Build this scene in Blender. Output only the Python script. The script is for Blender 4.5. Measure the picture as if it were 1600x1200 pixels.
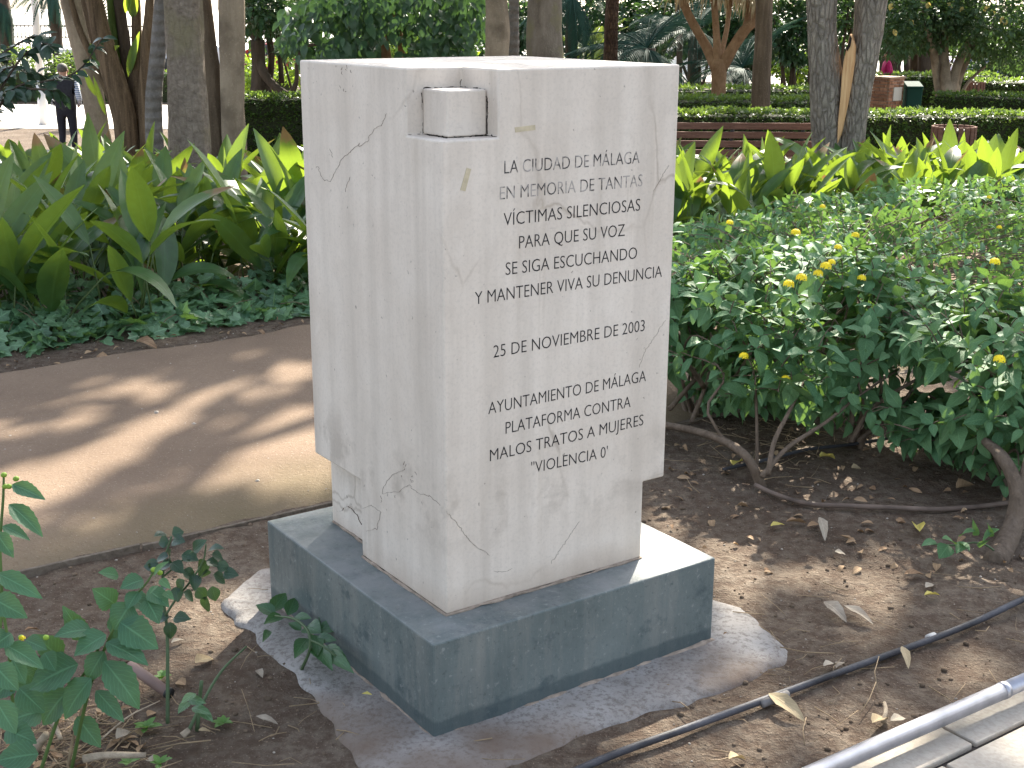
import bpy, bmesh, math, random
import numpy as np
from mathutils import Vector, Matrix, noise

for o in list(bpy.data.objects): bpy.data.objects.remove(o)
C = bpy.context.scene
COL = C.collection
R = random.Random(11)
PI = math.pi

# ------------------------------------------------------------------ camera
FOC, PITCH, ROLL, EYE = 2029.27, 0.2810, 0.0042, 1.5
cam = bpy.data.cameras.new('camera'); camo = bpy.data.objects.new('camera', cam); COL.objects.link(camo)
cam.sensor_width = 36; cam.lens = 36*FOC/1600; cam.clip_end = 5000; cam.clip_start = .05
FW = Vector((0, math.cos(PITCH), -math.sin(PITCH))); UP0 = Vector((0, math.sin(PITCH), math.cos(PITCH))); RT0 = Vector((1, 0, 0))
RT = RT0*math.cos(ROLL)+UP0*math.sin(ROLL); UP = -RT0*math.sin(ROLL)+UP0*math.cos(ROLL)
M = Matrix((RT, UP, -FW)).transposed().to_4x4(); M.translation = (0, 0, EYE); camo.matrix_world = M
C.camera = camo
# ------------------------------------------------------------------ world, sun, exposure
SAZ, SEL = math.radians(75), math.radians(36)
SUN = Vector((math.cos(SEL)*math.cos(SAZ), math.cos(SEL)*math.sin(SAZ), math.sin(SEL)))
w = bpy.data.worlds.new('World'); C.world = w; w.use_nodes = True
nt = w.node_tree; bg = nt.nodes['Background']; sk = nt.nodes.new('ShaderNodeTexSky'); sk.sky_type = 'NISHITA'
sk.sun_disc = False; sk.sun_elevation = SEL; sk.sun_rotation = PI/2-SAZ; sk.air_density = 1; sk.dust_density = 2.5; sk.ozone_density = 1
hs = nt.nodes.new('ShaderNodeHueSaturation'); hs.inputs['Saturation'].default_value = .58
nt.links.new(sk.outputs[0], hs.inputs['Color']); nt.links.new(hs.outputs[0], bg.inputs[0]); bg.inputs[1].default_value = .13
sl = bpy.data.lights.new('sun', 'SUN'); sl.energy = 5.0; sl.angle = math.radians(.53); sl.color = (1, .93, .80)
so = bpy.data.objects.new('sun', sl); COL.objects.link(so); so.rotation_euler = (-SUN).to_track_quat('-Z', 'Y').to_euler(); so.location = (6, 20, 25)
C.view_settings.view_transform = 'Standard'; C.view_settings.look = 'None'; C.view_settings.gamma = 1
C.view_settings.exposure = 1.96
C.render.engine = 'CYCLES'; C.cycles.max_bounces = 8; C.cycles.transparent_max_bounces = 8

# ------------------------------------------------------------------ geometry of the place
YAW = .6055
U = Vector((math.cos(YAW), math.sin(YAW), 0)); V = Vector((-math.sin(YAW), math.cos(YAW), 0))
def uv2(u, v, z=0): return U*u+V*v+Vector((0, 0, z))          # the park is laid out along U and V
def terr(x, y):                                               # level round the memorial, then falling gently away
    t = y-7
    if t < 0: return 0.
    if t < 1: return -.04*t*t
    return .04-.08*t if y < 21.5 else -1.12
def ray(px, py): return RT*((px-800)/FOC)+UP*((600-py)/FOC)+FW
def G(px, py, z=0): d = ray(px, py); return Vector((0, 0, EYE))+d*((z-EYE)/d.z)
def at(px, py, Y): d = ray(px, py); return Vector((0, 0, EYE))+d*(Y/d.y)
def proj(p):
    d = Vector(p)-Vector((0, 0, EYE)); zz = d.dot(FW)
    return (800+FOC*d.dot(RT)/zz, 600-FOC*d.dot(UP)/zz)

# ------------------------------------------------------------------ object helpers
def tag(o, label=None, cat=None, group=None, kind=None):
    if label: o['label'] = label
    if cat: o['category'] = cat
    if group: o['group'] = group
    if kind: o['kind'] = kind
    return o
def empty(name, loc, label=None, cat=None, group=None):
    o = bpy.data.objects.new(name, None); COL.objects.link(o); o.location = loc; o.empty_display_size = .1
    return tag(o, label, cat, group)
def mesh(name, Vs, Fs, mats, uv=None, tint=None, smooth=True, mi=None):
    me = bpy.data.meshes.new(name); me.from_pydata([tuple(v) for v in Vs], [], [tuple(f) for f in Fs])
    for m in (mats if isinstance(mats, (list, tuple)) else [mats]): me.materials.append(m)
    if smooth: me.polygons.foreach_set('use_smooth', [True]*len(me.polygons))
    if mi is not None: me.polygons.foreach_set('material_index', mi)
    if uv is not None:
        l = me.uv_layers.new(name='UVMap'); idx = np.empty(len(me.loops), dtype=np.int32); me.loops.foreach_get('vertex_index', idx)
        l.data.foreach_set('uv', np.asarray(uv, dtype=np.float32)[idx].ravel())
    if tint is not None:
        a = me.attributes.new('tint', 'FLOAT', 'FACE'); a.data.foreach_set('value', np.asarray(tint, dtype=np.float32))
    me.update()
    return me
def obj(name, me, parent=None, M=None, wp=None):
    """link one mesh object; its mesh is in world coordinates unless M is given, wp = world position of the parent"""
    o = bpy.data.objects.new(name, me); COL.objects.link(o)
    if parent is not None:
        o.parent = parent; base = wp if wp is not None else parent.location
        T = Matrix.Translation(-Vector(base))
        o.matrix_local = T @ (M if M is not None else Matrix.Identity(4))
    elif M is not None: o.matrix_world = M
    return o
class MB:
    def __init__(s): s.v = []; s.f = []; s.t = []; s.uv = []
    def add(s, vs, fs, M=None, uv=None, tint=None):
        b = len(s.v)
        if M is not None: vs = [M @ Vector(q) for q in vs]
        s.v += [tuple(q) for q in vs]; s.f += [tuple(i+b for i in f) for f in fs]
        s.uv += list(uv) if uv is not None else [(q[0], q[1]) for q in vs]
        s.t += [R.random() if tint is None else tint]*len(fs)
    def box(s, a, b, M=None, tint=None):
        x0, y0, z0 = a; x1, y1, z1 = b
        s.add([(x0,y0,z0),(x1,y0,z0),(x1,y1,z0),(x0,y1,z0),(x0,y0,z1),(x1,y0,z1),(x1,y1,z1),(x0,y1,z1)],
              [(0,3,2,1),(4,5,6,7),(0,1,5,4),(1,2,6,5),(2,3,7,6),(3,0,4,7)], M, tint=tint)
    def tube(s, pts, rad, seg=8, sub=1, rough=0, cap=True, seed=0):
        vs, fs, uv = tube(pts, rad, seg, sub, rough, cap, seed); s.add(vs, fs, uv=uv)
    def mesh(s, name, m, smooth=True): return mesh(name, s.v, s.f, m, s.uv, s.t, smooth)
    def obj(s, name, m, parent=None, smooth=True, bevel=0, wp=None):
        me = s.mesh(name, m, smooth and not bevel)
        if bevel: bev(me, bevel)
        return obj(name, me, parent, wp=wp)
def bev(me, wdt, seg=2, ang=.5):
    bm = bmesh.new(); bm.from_mesh(me)
    es = [e for e in bm.edges if len(e.link_faces) == 2 and e.calc_face_angle() > ang]
    bmesh.ops.bevel(bm, geom=es, offset=wdt, segments=seg, profile=.5, affect='EDGES', clamp_overlap=True)
    bm.to_mesh(me); bm.free()
def crom(P, t):
    n = len(P)-1; i = min(int(t), n-1); f = t-i
    a, b = P[i], P[i+1]; L = (b-a).length
    m1 = (b-P[max(i-1, 0)]).normalized()*L; m2 = (P[min(i+2, n)]-a).normalized()*L
    f2, f3 = f*f, f*f*f
    return a*(2*f3-3*f2+1)+m1*(f3-2*f2+f)+b*(3*f2-2*f3)+m2*(f3-f2)
def tube(pts, rad, seg=8, sub=1, rough=0, cap=True, seed=0):
    P = [Vector(p) for p in pts]
    rr = rad if isinstance(rad, (list, tuple)) else [rad]*len(P)
    n = (len(P)-1)*sub
    Q = [crom(P, i/sub) for i in range(n+1)] if sub > 1 else P
    r2 = []
    for i in range(n+1):
        t = i/sub; k = min(int(t), len(rr)-2); r2.append(rr[k]+(rr[k+1]-rr[k])*(t-k))
    vs, uv, fs = [], [], []; L = 0
    tx = (Q[1]-Q[0]).normalized(); a = tx.orthogonal().normalized()
    for i, q in enumerate(Q):
        d = (Q[min(i+1, n)]-Q[max(i-1, 0)]).normalized(); a = (a-d*a.dot(d)).normalized(); b = d.cross(a)
        if i: L += (q-Q[i-1]).length
        for k in range(seg):
            an = 2*PI*k/seg; nd = a*math.cos(an)+b*math.sin(an); r = r2[i]
            if rough: r *= 1+rough*(noise.noise(Vector((nd.x*1.5+seed*7.3, nd.y*1.5, q.z*1.3+nd.z)))*1.2+.6*noise.noise(Vector((nd.x*3.5+seed, nd.y*3.5, q.z*4))))
            vs.append(q+nd*r); uv.append((k/seg, L))
    for i in range(n):
        for k in range(seg): fs.append((i*seg+k, i*seg+(k+1) % seg, (i+1)*seg+(k+1) % seg, (i+1)*seg+k))
    if cap: fs += [tuple(range(seg))[::-1], tuple(range(n*seg, (n+1)*seg))]
    return vs, fs, uv
def frame(base, d, up, s=1.):
    d = Vector(d).normalized(); x = d.cross(Vector(up))
    x = d.orthogonal() if x.length < 1e-4 else x; x.normalize(); z = x.cross(d)
    m = Matrix((x*s, d*s, z*s)).transposed().to_4x4(); m.translation = Vector(base); return m

# ------------------------------------------------------------------ materials
class N:
    def __init__(s, name):
        s.m = bpy.data.materials.new(name); s.m.use_nodes = True; s.t = s.m.node_tree; s.b = s.t.nodes['Principled BSDF']
        s.out = s.t.nodes['Material Output']
    def n(s, typ, **kw):
        q = s.t.nodes.new('ShaderNode'+typ)
        for k, v in kw.items():
            if k[0] == '_': setattr(q, k[1:], v)
            else: s.set(q.inputs[k.replace('__', ' ')], v)
        return q
    def set(s, inp, v):
        if hasattr(v, 'is_output'): s.t.links.new(v, inp)
        else:
            if isinstance(v, tuple) and len(v) == 3 and inp.type == 'RGBA': v = (*v, 1)
            inp.default_value = v
    def tc(s, k='Object'): return s.n('TexCoord').outputs[k]
    def mapv(s, v, sc): q = s.n('Mapping'); s.set(q.inputs[0], v); q.inputs['Scale'].default_value = sc; return q.outputs[0]
    def noise(s, v, scale, det=4, rough=.55, dist=0):
        q = s.n('TexNoise', Scale=scale, Detail=det, Roughness=rough, Distortion=dist)
        if v is not None: s.set(q.inputs['Vector'], v)
        return q.outputs[0]
    def ramp(s, f, stops):
        q = s.n('ValToRGB'); s.set(q.inputs[0], f); e = q.color_ramp.elements
        while len(e) < len(stops): e.new(.5)
        for i, (p, c) in enumerate(stops):
            e[i].position = p; e[i].color = (c, c, c, 1) if not isinstance(c, tuple) else (*c, 1)
        return q.outputs[0]
    def mix(s, f, a, b, mode='MIX'):
        q = s.n('Mix', _data_type='RGBA', _blend_type=mode)
        s.set(q.inputs[0], f); s.set(q.inputs[6], a); s.set(q.inputs[7], b); return q.outputs[2]
    def math(s, op, a, b=0., c=None):
        q = s.n('Math', _operation=op); s.set(q.inputs[0], a); s.set(q.inputs[1], b)
        if c is not None: s.set(q.inputs[2], c)
        return q.outputs[0]
    def sep(s, v): q = s.n('SeparateXYZ'); s.set(q.inputs[0], v); return q.outputs
    def bump(s, h, st=.3, d=.01, nrm=None):
        q = s.n('Bump', Height=h, Strength=st, Distance=d)
        if nrm is not None: s.set(q.inputs['Normal'], nrm)
        return q.outputs[0]
    def done(s, col=None, rough=.6, nrm=None, spec=None, metal=0):
        if col is not None: s.set(s.b.inputs['Base Color'], col)
        s.set(s.b.inputs['Roughness'], rough); s.b.inputs['Metallic'].default_value = metal
        if spec is not None: s.b.inputs['Specular IOR Level'].default_value = spec
        if nrm is not None: s.set(s.b.inputs['Normal'], nrm)
        return s.m
def rnd(k):
    a = k.n('Attribute', _attribute_name='tint'); oi = k.n('ObjectInfo')
    return k.math('FRACT', k.math('ADD', a.outputs['Fac'], oi.outputs['Random']))
def plain(name, col, rough=.6, var=.25, scale=8, spec=.3, metal=0, bump=0):
    k = N(name); v = k.tc(); f = k.noise(v, scale, 5)
    lo = tuple(c*(1-var) for c in col); hi = tuple(min(1, c*(1+var)) for c in col)
    h = k.noise(v, scale*6, 3)
    return k.done(k.ramp(f, [(.3, lo), (.7, hi)]), rough, k.bump(h, bump, .01) if bump else None, spec, metal)
def leafmat(name, dark, light, trans, tw=.35, rough=.38, spec=.5, brown=0, vein=.5, veins=8, hue=None):
    """dark..light by random; the veins fan from the midrib; thin leaves let the sun through; a share of them has a withered tip"""
    k = N(name); r = rnd(k); uv = k.sep(k.tc('UV')); ax = k.math('ABSOLUTE', uv[0])
    c = k.mix(r, dark, light)
    blot = k.noise(k.tc(), 22, 3)
    c = k.mix(k.ramp(blot, [(.42, 0.), (.75, .5)]), c, tuple(min(1, q*1.7) for q in light))
    if vein:
        side = k.math('SINE', k.math('MULTIPLY', k.math('SUBTRACT', uv[1], k.math('MULTIPLY', ax, .35)), veins*6.283))
        vn = k.math('MAXIMUM', k.ramp(side, [(.86, 0.), (.98, .55)]), k.ramp(ax, [(.02, 1.), (.09, 0.)]))
        c = k.mix(k.math('MULTIPLY', vn, vein), c, tuple(min(1, q*2.2+.02) for q in light))
        nb = k.bump(k.math('ADD', vn, k.math('MULTIPLY', k.noise(k.tc(), 160, 2), .5)), .35, .003)
    else: nb = k.bump(k.noise(k.tc(), 60, 2), .2, .004)
    tr = k.mix(r, trans, tuple(q*.72 for q in trans))
    if brown:
        tip = k.math('MULTIPLY', k.ramp(k.math('ADD', uv[1], k.math('MULTIPLY', k.noise(k.tc(), 30, 3), .35)), [(.9, 0.), (1.0, 1.)]),
                     k.ramp(k.math('FRACT', k.math('MULTIPLY', r, 7.13)), [(1-brown, 0.), (min(1, 1.02-brown), 1.)]))
        c = k.mix(tip, c, (.26, .17, .08)); tr = k.mix(tip, tr, (.22, .12, .05))
    p = k.b; k.set(p.inputs['Base Color'], c); p.inputs['Roughness'].default_value = rough; p.inputs['Specular IOR Level'].default_value = spec
    k.set(p.inputs['Normal'], nb)
    t = k.n('BsdfTranslucent', Color=tr); mx = k.n('MixShader'); mx.inputs[0].default_value = tw
    k.t.links.new(p.outputs[0], mx.inputs[1]); k.t.links.new(t.outputs[0], mx.inputs[2]); k.t.links.new(mx.outputs[0], k.out.inputs[0])
    return k.m
def barkmat(name, dark, light, sx=10, sz=3, bump=.6, moss=None, crackd=.0, rings=0):
    k = N(name); v = k.tc(); g = k.mapv(v, (sx, sx, sz))
    n1 = k.noise(g, 1, 8, .65, .4); n2 = k.noise(v, 1.6, 4); n3 = k.noise(v, 45, 3)
    c = k.ramp(n1, [(.28, dark), (.72, light)])
    c = k.mix(k.ramp(n2, [(.4, 0.), (.7, .45)]), c, tuple(q*.55 for q in dark))
    c = k.mix(k.ramp(n3, [(.55, 0.), (.8, .4)]), c, tuple(min(1, q*1.35) for q in light))
    if moss: c = k.mix(k.ramp(k.noise(v, 3.2, 6), [(.5, 0.), (.66, .75)]), c, moss)
    h = k.math('ADD', n1, k.math('MULTIPLY', n3, .35))
    if rings:
        z = k.sep(v)[2]; h = k.math('ADD', h, k.math('MULTIPLY', k.math('SINE', k.math('ADD', k.math('MULTIPLY', z, rings), k.math('MULTIPLY', n2, 3.))), .3))
    if crackd:
        vo = k.n('TexVoronoi', _feature='DISTANCE_TO_EDGE', Scale=1.); k.set(vo.inputs['Vector'], k.mix(.10, k.mapv(v, (24, 24, 7)), k.n('TexNoise', Scale=9., Detail=5.).outputs['Color']))
        e = k.ramp(vo.outputs['Distance'], [(.0, 1.), (.2, 0.)])
        c = k.mix(k.math('MULTIPLY', e, crackd), c, tuple(q*.45 for q in dark)); h = k.math('SUBTRACT', h, k.math('MULTIPLY', e, .35))
    return k.done(c, .9, k.bump(h, bump, .05), .15)

# ------------------------------------------------------------------ leaves
def leaf(L, W, segs=6, peak=.4, pt=1.0, fold=.25, bend=.0, wave=.0, stalk=0., across=2, tooth=0., twist=0.):
    """a leaf along +Y with its upper side towards +Z: rows across a midrib, folded, bent down towards the tip"""
    vs, uv, fs = [], [], []; y = z = 0.; ang = 0.
    nr = segs+1; row = 2*across+1
    if stalk:
        pass
    for i in range(nr):
        t = i/segs
        if t < peak: wd = math.sin(PI/2*(t/peak))**.8
        else: wd = math.cos(PI/2*((t-peak)/(1-peak)))**pt
        wd = max(wd, .035)*W/2
        if tooth and 0 < i < segs: wd *= 1+tooth*(1 if i % 2 else -1)
        for j in range(-across, across+1):
            q = j/across; x = q*wd
            zz = z+abs(q)*wd*fold+wave*wd*math.sin(t*9+q*2)*abs(q)
            tw = twist*t
            vs.append((x*math.cos(tw)-(zz-z)*math.sin(tw), y, z+(zz-z)*math.cos(tw)+x*math.sin(tw))); uv.append((q, t))
        ang = -bend*((i+1)/segs); y += L/segs*math.cos(ang); z += L/segs*math.sin(ang)
    for i in range(segs):
        for j in range(2*across): a = i*row+j; fs.append((a, a+1, a+row+1, a+row))
    return vs, fs, uv
def leafproto(m, *a, **k):
    vs, fs, uv = leaf(*a, **k); return (vs, fs, uv, mesh('leaf', vs, fs, m, uv))
def leafy(root, place, protos, m, name='leaf', rest='leaves', nmax=300, wp=None):
    """place = [(proto index, matrix)]: the nmax leaves that show largest are objects, the others one mesh"""
    wp = wp if wp is not None else root.location
    E = Vector((0, 0, EYE))
    place = sorted(place, key=lambda q: (q[1].translation-E).length/max(q[1].col[1].length, .2))
    for i, M in place[:nmax]: obj(name, protos[i][3], root, M, wp)
    if place[nmax:]:
        mb = MB()
        for i, M in place[nmax:]: mb.add(protos[i][0], protos[i][1], M, protos[i][2])
        o = mb.obj(rest, m, root, wp=wp); o['kind'] = 'stuff'
def cards(n, pick, size, asp=.5, up=0., droop=0., shape=0):
    """n small leaf faces (a folded diamond of two triangles each way) at pick() -> (point, outward)"""
    mb = MB()
    for _ in range(n):
        q = pick()
        if q is None: continue
        p, o = q; o = Vector(o)
        d = Vector((R.gauss(0, 1), R.gauss(0, 1), R.gauss(0, .7)-droop))*.8+o; d.normalize()
        nr = Vector((R.gauss(0, .6), R.gauss(0, .6), 1+up)); s = size*R.uniform(.6, 1.25); wd = s*asp*R.uniform(.8, 1.2)
        M = frame(p, d, nr)
        mb.add([(0,0,0),(wd/2,s*.4,wd*.15),(0,s*.45,0),(-wd/2,s*.4,wd*.15),(0,s,-s*.12)], [(0,1,2),(0,2,3),(1,4,2),(2,4,3)], M,
               uv=[(0,0),(1,.4),(0,.45),(-1,.4),(0,1)])
    return mb
# ------------------------------------------------------------------ setting: ground, path, paving
VE = 3.47; VF = 5.70                                            # near edge (timber strip) and far edge of the sandy path, along V
def hgt(x, y):
    v = x*V.x+y*V.y; z = terr(x, y)
    if abs(x) > 4 or y > 9: return z
    q = Vector((x, y, 0))
    path = max(0, min(1, (v-VE)/.05))*max(0, min(1, (VF-v)/.15))
    a = 1-path
    z += a*(.022*noise.noise(q*2.3)+.011*noise.noise(q*7)+.008*noise.noise(q*19)+.004*abs(noise.noise(q*47)))
    z += path*(.004*noise.noise(q*3))
    if v < VE: z -= .012*max(0, min(1, (VE-v)/.15))
    r = math.hypot(x-.05, y-2.98); k = max(0, min(1, (1.05-r)/.35)); z += k*(.001-z*.75)
    return z
k = N('soil'); g = k.tc('Object')
n1 = k.noise(g, 1.7, 6, .6); n2 = k.noise(g, 26, 6, .7); n3 = k.noise(g, 120, 3, .6)
c = k.ramp(n1, [(.3, (.108, .083, .062)), (.55, (.172, .136, .103)), (.75, (.245, .2, .156))])
c = k.mix(k.ramp(n2, [(.42, .65), (.6, 0.)]), c, (.07, .043, .03))
c = k.mix(k.ramp(n3, [(.62, 0.), (.72, .6)]), c, (.33, .25, .18))
vo = k.n('TexVoronoi', Scale=85.); k.set(vo.inputs['Vector'], g)
c = k.mix(k.ramp(vo.outputs['Distance'], [(.10, .35), (.16, 0.)]), c, (.42, .36, .29))
c = k.mix(k.ramp(k.noise(g, 2.9, 4), [(.62, 0.), (.75, .5)]), c, (.055, .06, .03))
soil = k.done(c, .95, k.bump(k.math('ADD', k.math('MULTIPLY', n2, 1.2), k.math('MULTIPLY', n3, .5)), .9, .02), .1)
def span(dense, lo, hi, outer, k=1.35):
    a = list(np.arange(lo, hi+1e-6, dense)); s = dense
    while a[-1] < outer: s *= k; a.append(a[-1]+s)
    b = [lo]; s = dense
    while b[-1] > -outer: s *= k; b.append(b[-1]-s)
    return b[:0:-1]+a
xs = span(.024, -2.6, 3.2, 2500); ys = [y for y in span(.024, 1.9, 7.4, 2500) if y > -60]
vs = [(x, y, hgt(x, y)) for y in ys for x in xs]; nx = len(xs)
fs = [(j*nx+i, j*nx+i+1, (j+1)*nx+i+1, (j+1)*nx+i) for j in range(len(ys)-1) for i in range(nx-1)]
tag(obj('ground', mesh('ground', vs, fs, soil)), kind='structure')

k = N('path_sand'); g = k.tc('Object')
n1 = k.noise(g, 1.1, 5, .6); n2 = k.noise(g, 60, 5, .7); n3 = k.noise(g, 170, 2)
c = k.ramp(n1, [(.3, (.165, .118, .085)), (.7, (.25, .183, .132))])
c = k.mix(k.ramp(n2, [(.35, .45), (.5, 0.)]), c, (.17, .115, .075))
c = k.mix(k.ramp(n3, [(.64, 0.), (.72, .7)]), c, (.42, .35, .27))
sv = k.n('VectorMath', _operation='DOT_PRODUCT'); k.set(sv.inputs[0], g); sv.inputs[1].default_value = tuple(V)
mo = k.math('MULTIPLY', k.ramp(k.math('ADD', sv.outputs['Value'], k.math('MULTIPLY', n1, .5)), [(0, 0.), (1, 1.)]), 1.)
ms = k.n('MapRange'); k.set(ms.inputs[0], k.math('ADD', sv.outputs['Value'], k.math('MULTIPLY', n1, .7)))
ms.inputs[1].default_value = VE+.2; ms.inputs[2].default_value = VE+.75; ms.inputs[3].default_value = .65; ms.inputs[4].default_value = 0
c = k.mix(ms.outputs[0], c, (.105, .098, .045))
sand = k.done(c, .95, k.bump(k.math('ADD', n2, k.math('MULTIPLY', n3, .5)), .55, .012), .1)
us = list(np.arange(-7, 9.01, .07)); vv = list(np.arange(VE, VF+.001, .07))
P = []
for v in vv:
    for u in us:
        wob = (.07*noise.noise(Vector((u*1.3, 3, 0)))) if v > VF-.2 else 0
        q = uv2(u, v+wob); e = min(1, (v-VE)/.1, (VF-v)/.12)
        P.append((q.x, q.y, hgt(q.x, q.y)+.016*max(0, e)-.006*(1-max(0, e))+.012*(1 if v > VE+.1 and v < VF-.1 else 0)*.3))
nu_ = len(us)
tag(obj('path', mesh('path', P, [(j*nu_+i, j*nu_+i+1, (j+1)*nu_+i+1, (j+1)*nu_+i) for j in range(len(vv)-1) for i in range(nu_-1)], sand)), kind='structure')
# timber edging: a run of boards set on edge
wood_old = barkmat('old_timber', (.10, .08, .06), (.23, .19, .15), 30, 30, .4)
ed = empty('path_edging', uv2(0, VE), 'thin weathered edging boards along the near side of the sandy path', 'edging')
for i in range(9):
    mb = MB(); u0 = -3.3+i*1.1; q = uv2(u0, VE-.014); q2 = uv2(u0+1.09, VE-.014)
    mb.box((0, -.006, -.06), (1.09, .006, .016+R.uniform(-.005, .005)), Matrix.Translation(q) @ Matrix.Rotation(YAW+R.uniform(-.003, .003), 4, 'Z'))
    mb.obj('board', wood_old, ed, bevel=.002)
# paved walk at the lower right: slabs with open joints, beside a steel rail
VP = 1.60
k = N('paving'); g = k.tc('Object'); n1 = k.noise(g, 4, 6, .6); n2 = k.noise(g, 90, 4)
c = k.ramp(n1, [(.3, (.32, .28, .23)), (.7, (.46, .42, .36))]); c = k.mix(k.ramp(n2, [(.4, .35), (.55, 0.)]), c, (.27, .23, .19))
pav = k.done(c, .85, k.bump(n2, .3, .006), .2)
pv = empty('pavement', uv2(1, VP-.4)); tag(pv, kind='structure')
mb = MB(); mb.box((-3, -6, -.05), (9, -.0, .004), Matrix.Translation(uv2(0, VP-.03)) @ Matrix.Rotation(YAW, 4, 'Z')); mb.obj('mortar_bed', plain('mortar', (.06, .05, .045), .95), pv)
rows = [(.04, .165), (.178, .58), (.593, .995), (1.008, 1.41)]
slab_v = []
for a, b in rows:
    off = R.uniform(0, .3) if b-a > .2 else .13
    for i in range(-3, 9):
        L_ = .40 if b-a > .2 else .62
        u0 = .2+off+i*L_
        mb = MB(); mb.box((0, -(b-a), -.03), (L_-.012, 0, .016+R.uniform(-.002, .002)), Matrix.Translation(uv2(u0, VP-a)) @ Matrix.Rotation(YAW, 4, 'Z'))
        mb.obj('slab', pav, pv, bevel=.004)
steel = plain('galvanised_steel', (.43, .43, .47), .36, .22, 18, .5, metal=.75, bump=.05)
rl = empty('border_rail', uv2(1.2, VP), 'grey steel pipe rail along the edge of the pale paving', 'rail')
p0 = G(1290, 1200, .055); p1 = G(1600, 1065, .055); d = (p1-p0).normalized()
J = G(1563, 1075, .055); jt = (J-p0).dot(d)
mb = MB(); mb.tube([p0-d*1.5, p0+d*jt], .0185, 20); mb.obj('pipe', steel, rl)
mb = MB(); mb.tube([p0+d*(jt+.0015), p0+d*4], .0175, 20); mb.obj('pipe', steel, rl)
mb = MB(); mb.tube([p0+d*(jt-.012), p0+d*(jt+.004)], .0195, 20); mb.obj('sleeve', steel, rl)
for t in (-.8, .9, 2.2): mb = MB(); mb.tube([p0+d*t+Vector((0,0,-.09)), p0+d*t+Vector((0,0,-.005))], .012, 10); mb.obj('post', steel, rl)
# far ground: sunlit plaza on the left, pale ground beyond the park, gravel on the right
pale = plain('pale_plaza', (.62, .58, .52), .9, .12, .6, .2)
def sheet(name, pts, m, lift):
    tag(obj(name, mesh(name, [(x, y, terr(x, y)+lift) for x, y in pts], [tuple(range(len(pts)))], m, smooth=False)), kind='structure')
sheet('plaza', [(-40, 29.5), (-5.2, 29.5), (-5.8, 37), (-40, 37)], pale, .012)
sheet('esplanade', [(-700, 46), (700, 46), (1500, 1900), (-1500, 1900)], pale, .016)
sheet('gravel_walk', [(7, 25.6), (16, 25.6), (18, 27.4), (8.6, 27.4)], plain('gravel', (.30, .27, .25), .95, .3, 14), .012)
sheet('garden_walk', [(4.7, 12.2), (9, 12.8), (9, 14.2), (5.2, 14.2)], sand, .012)

# ------------------------------------------------------------------ the memorial
PX, PY = -.1622, 2.4424; O = Vector((PX, PY, 0))
PU, PV_, HP = .7969, .8234, .2301; OU, OV = .094, .0967; SU, SV, ZT, ZN, NU, NV, TU, TV, ZK = .6143, .6231, 1.3853, .4267, .065, .2385, .1347, .1369, 1.2513
ML = Matrix.Translation(O) @ Matrix.Rotation(YAW, 4, 'Z')      # memorial frame: x along the text face, y along the left face
PL = ML @ Matrix.Translation((OU, OV, 0)); PLI = PL.inverted()
def face_pt(px, py, front=True):
    """point of the text face (or of the left face) seen at a place of the photo, in the block's own frame"""
    e = PLI @ Vector((0, 0, EYE)); d = PLI.to_3x3() @ ray(px, py); i = 1 if front else 0
    t = -e[i]/d[i]; return e+d*t
k = N('marble'); g = k.tc('Object'); gn = k.n('NewGeometry').outputs['Normal']
n1 = k.noise(g, 3, 6, .6); st = k.noise(k.mapv(g, (16, 16, .9)), 1, 5, .6); n3 = k.noise(g, 130, 4, .7); pit = k.noise(g, 75, 2, .4)
c = k.ramp(n1, [(.3, (.60, .525, .445)), (.7, (.70, .63, .55))])
c = k.mix(k.ramp(st, [(.42, 0.), (.72, .5)]), c, (.43, .375, .315))
c = k.mix(k.ramp(st, [(.2, .3), (.4, 0.)]), c, (.72, .68, .60))
wv = k.n('TexVoronoi', _feature='DISTANCE_TO_EDGE', Scale=3.2)
k.set(wv.inputs['Vector'], k.mix(.16, g, k.n('TexNoise', Scale=4., Detail=6.).outputs['Color']))
vein = k.math('MULTIPLY', k.ramp(wv.outputs['Distance'], [(.0, .55), (.016, 0.)]), k.ramp(k.noise(g, 2.2, 3), [(.5, 0.), (.62, 1.)]))
c = k.mix(vein, c, (.30, .24, .18))
c = k.mix(k.ramp(pit, [(.22, .6), (.28, 0.)]), c, (.14, .12, .10))
c = k.mix(k.ramp(n3, [(.36, .2), (.5, 0.)]), c, (.36, .32, .28))
mot = k.noise(g, 14, 8, .75, .6)
c = k.mix(k.ramp(mot, [(.5, 0.), (.72, .3)]), c, (.46, .40, .34)); c = k.mix(k.ramp(mot, [(.25, .35), (.42, 0.)]), c, (.75, .69, .62))
drip = k.noise(k.mapv(g, (34, 34, 1.1)), 1, 4, .6)
c = k.mix(k.math('MULTIPLY', k.ramp(drip, [(.56, 0.), (.72, .45)]), k.ramp(k.noise(g, 2.4, 3), [(.48, 0.), (.62, 1.)])), c, (.40, .33, .25))
sc_ = k.noise(k.mapv(g, (9, 9, 60)), 1, 5, .7, 2.)
c = k.mix(k.ramp(sc_, [(.66, 0.), (.72, .35)]), c, (.38, .34, .30))
z = k.sep(g)[2]
lo = k.n('MapRange'); k.set(lo.inputs[0], k.math('ADD', z, k.math('MULTIPLY', n1, .12))); lo.inputs[1].default_value = .29; lo.inputs[2].default_value = .36; lo.inputs[3].default_value = .5; lo.inputs[4].default_value = 0
c = k.mix(lo.outputs[0], c, (.40, .30, .22))
stn = k.n('MapRange'); k.set(stn.inputs[0], k.math('ABSOLUTE', k.math('SUBTRACT', z, .47))); stn.inputs[1].default_value = .02; stn.inputs[2].default_value = .13; stn.inputs[3].default_value = 1; stn.inputs[4].default_value = 0
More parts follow.
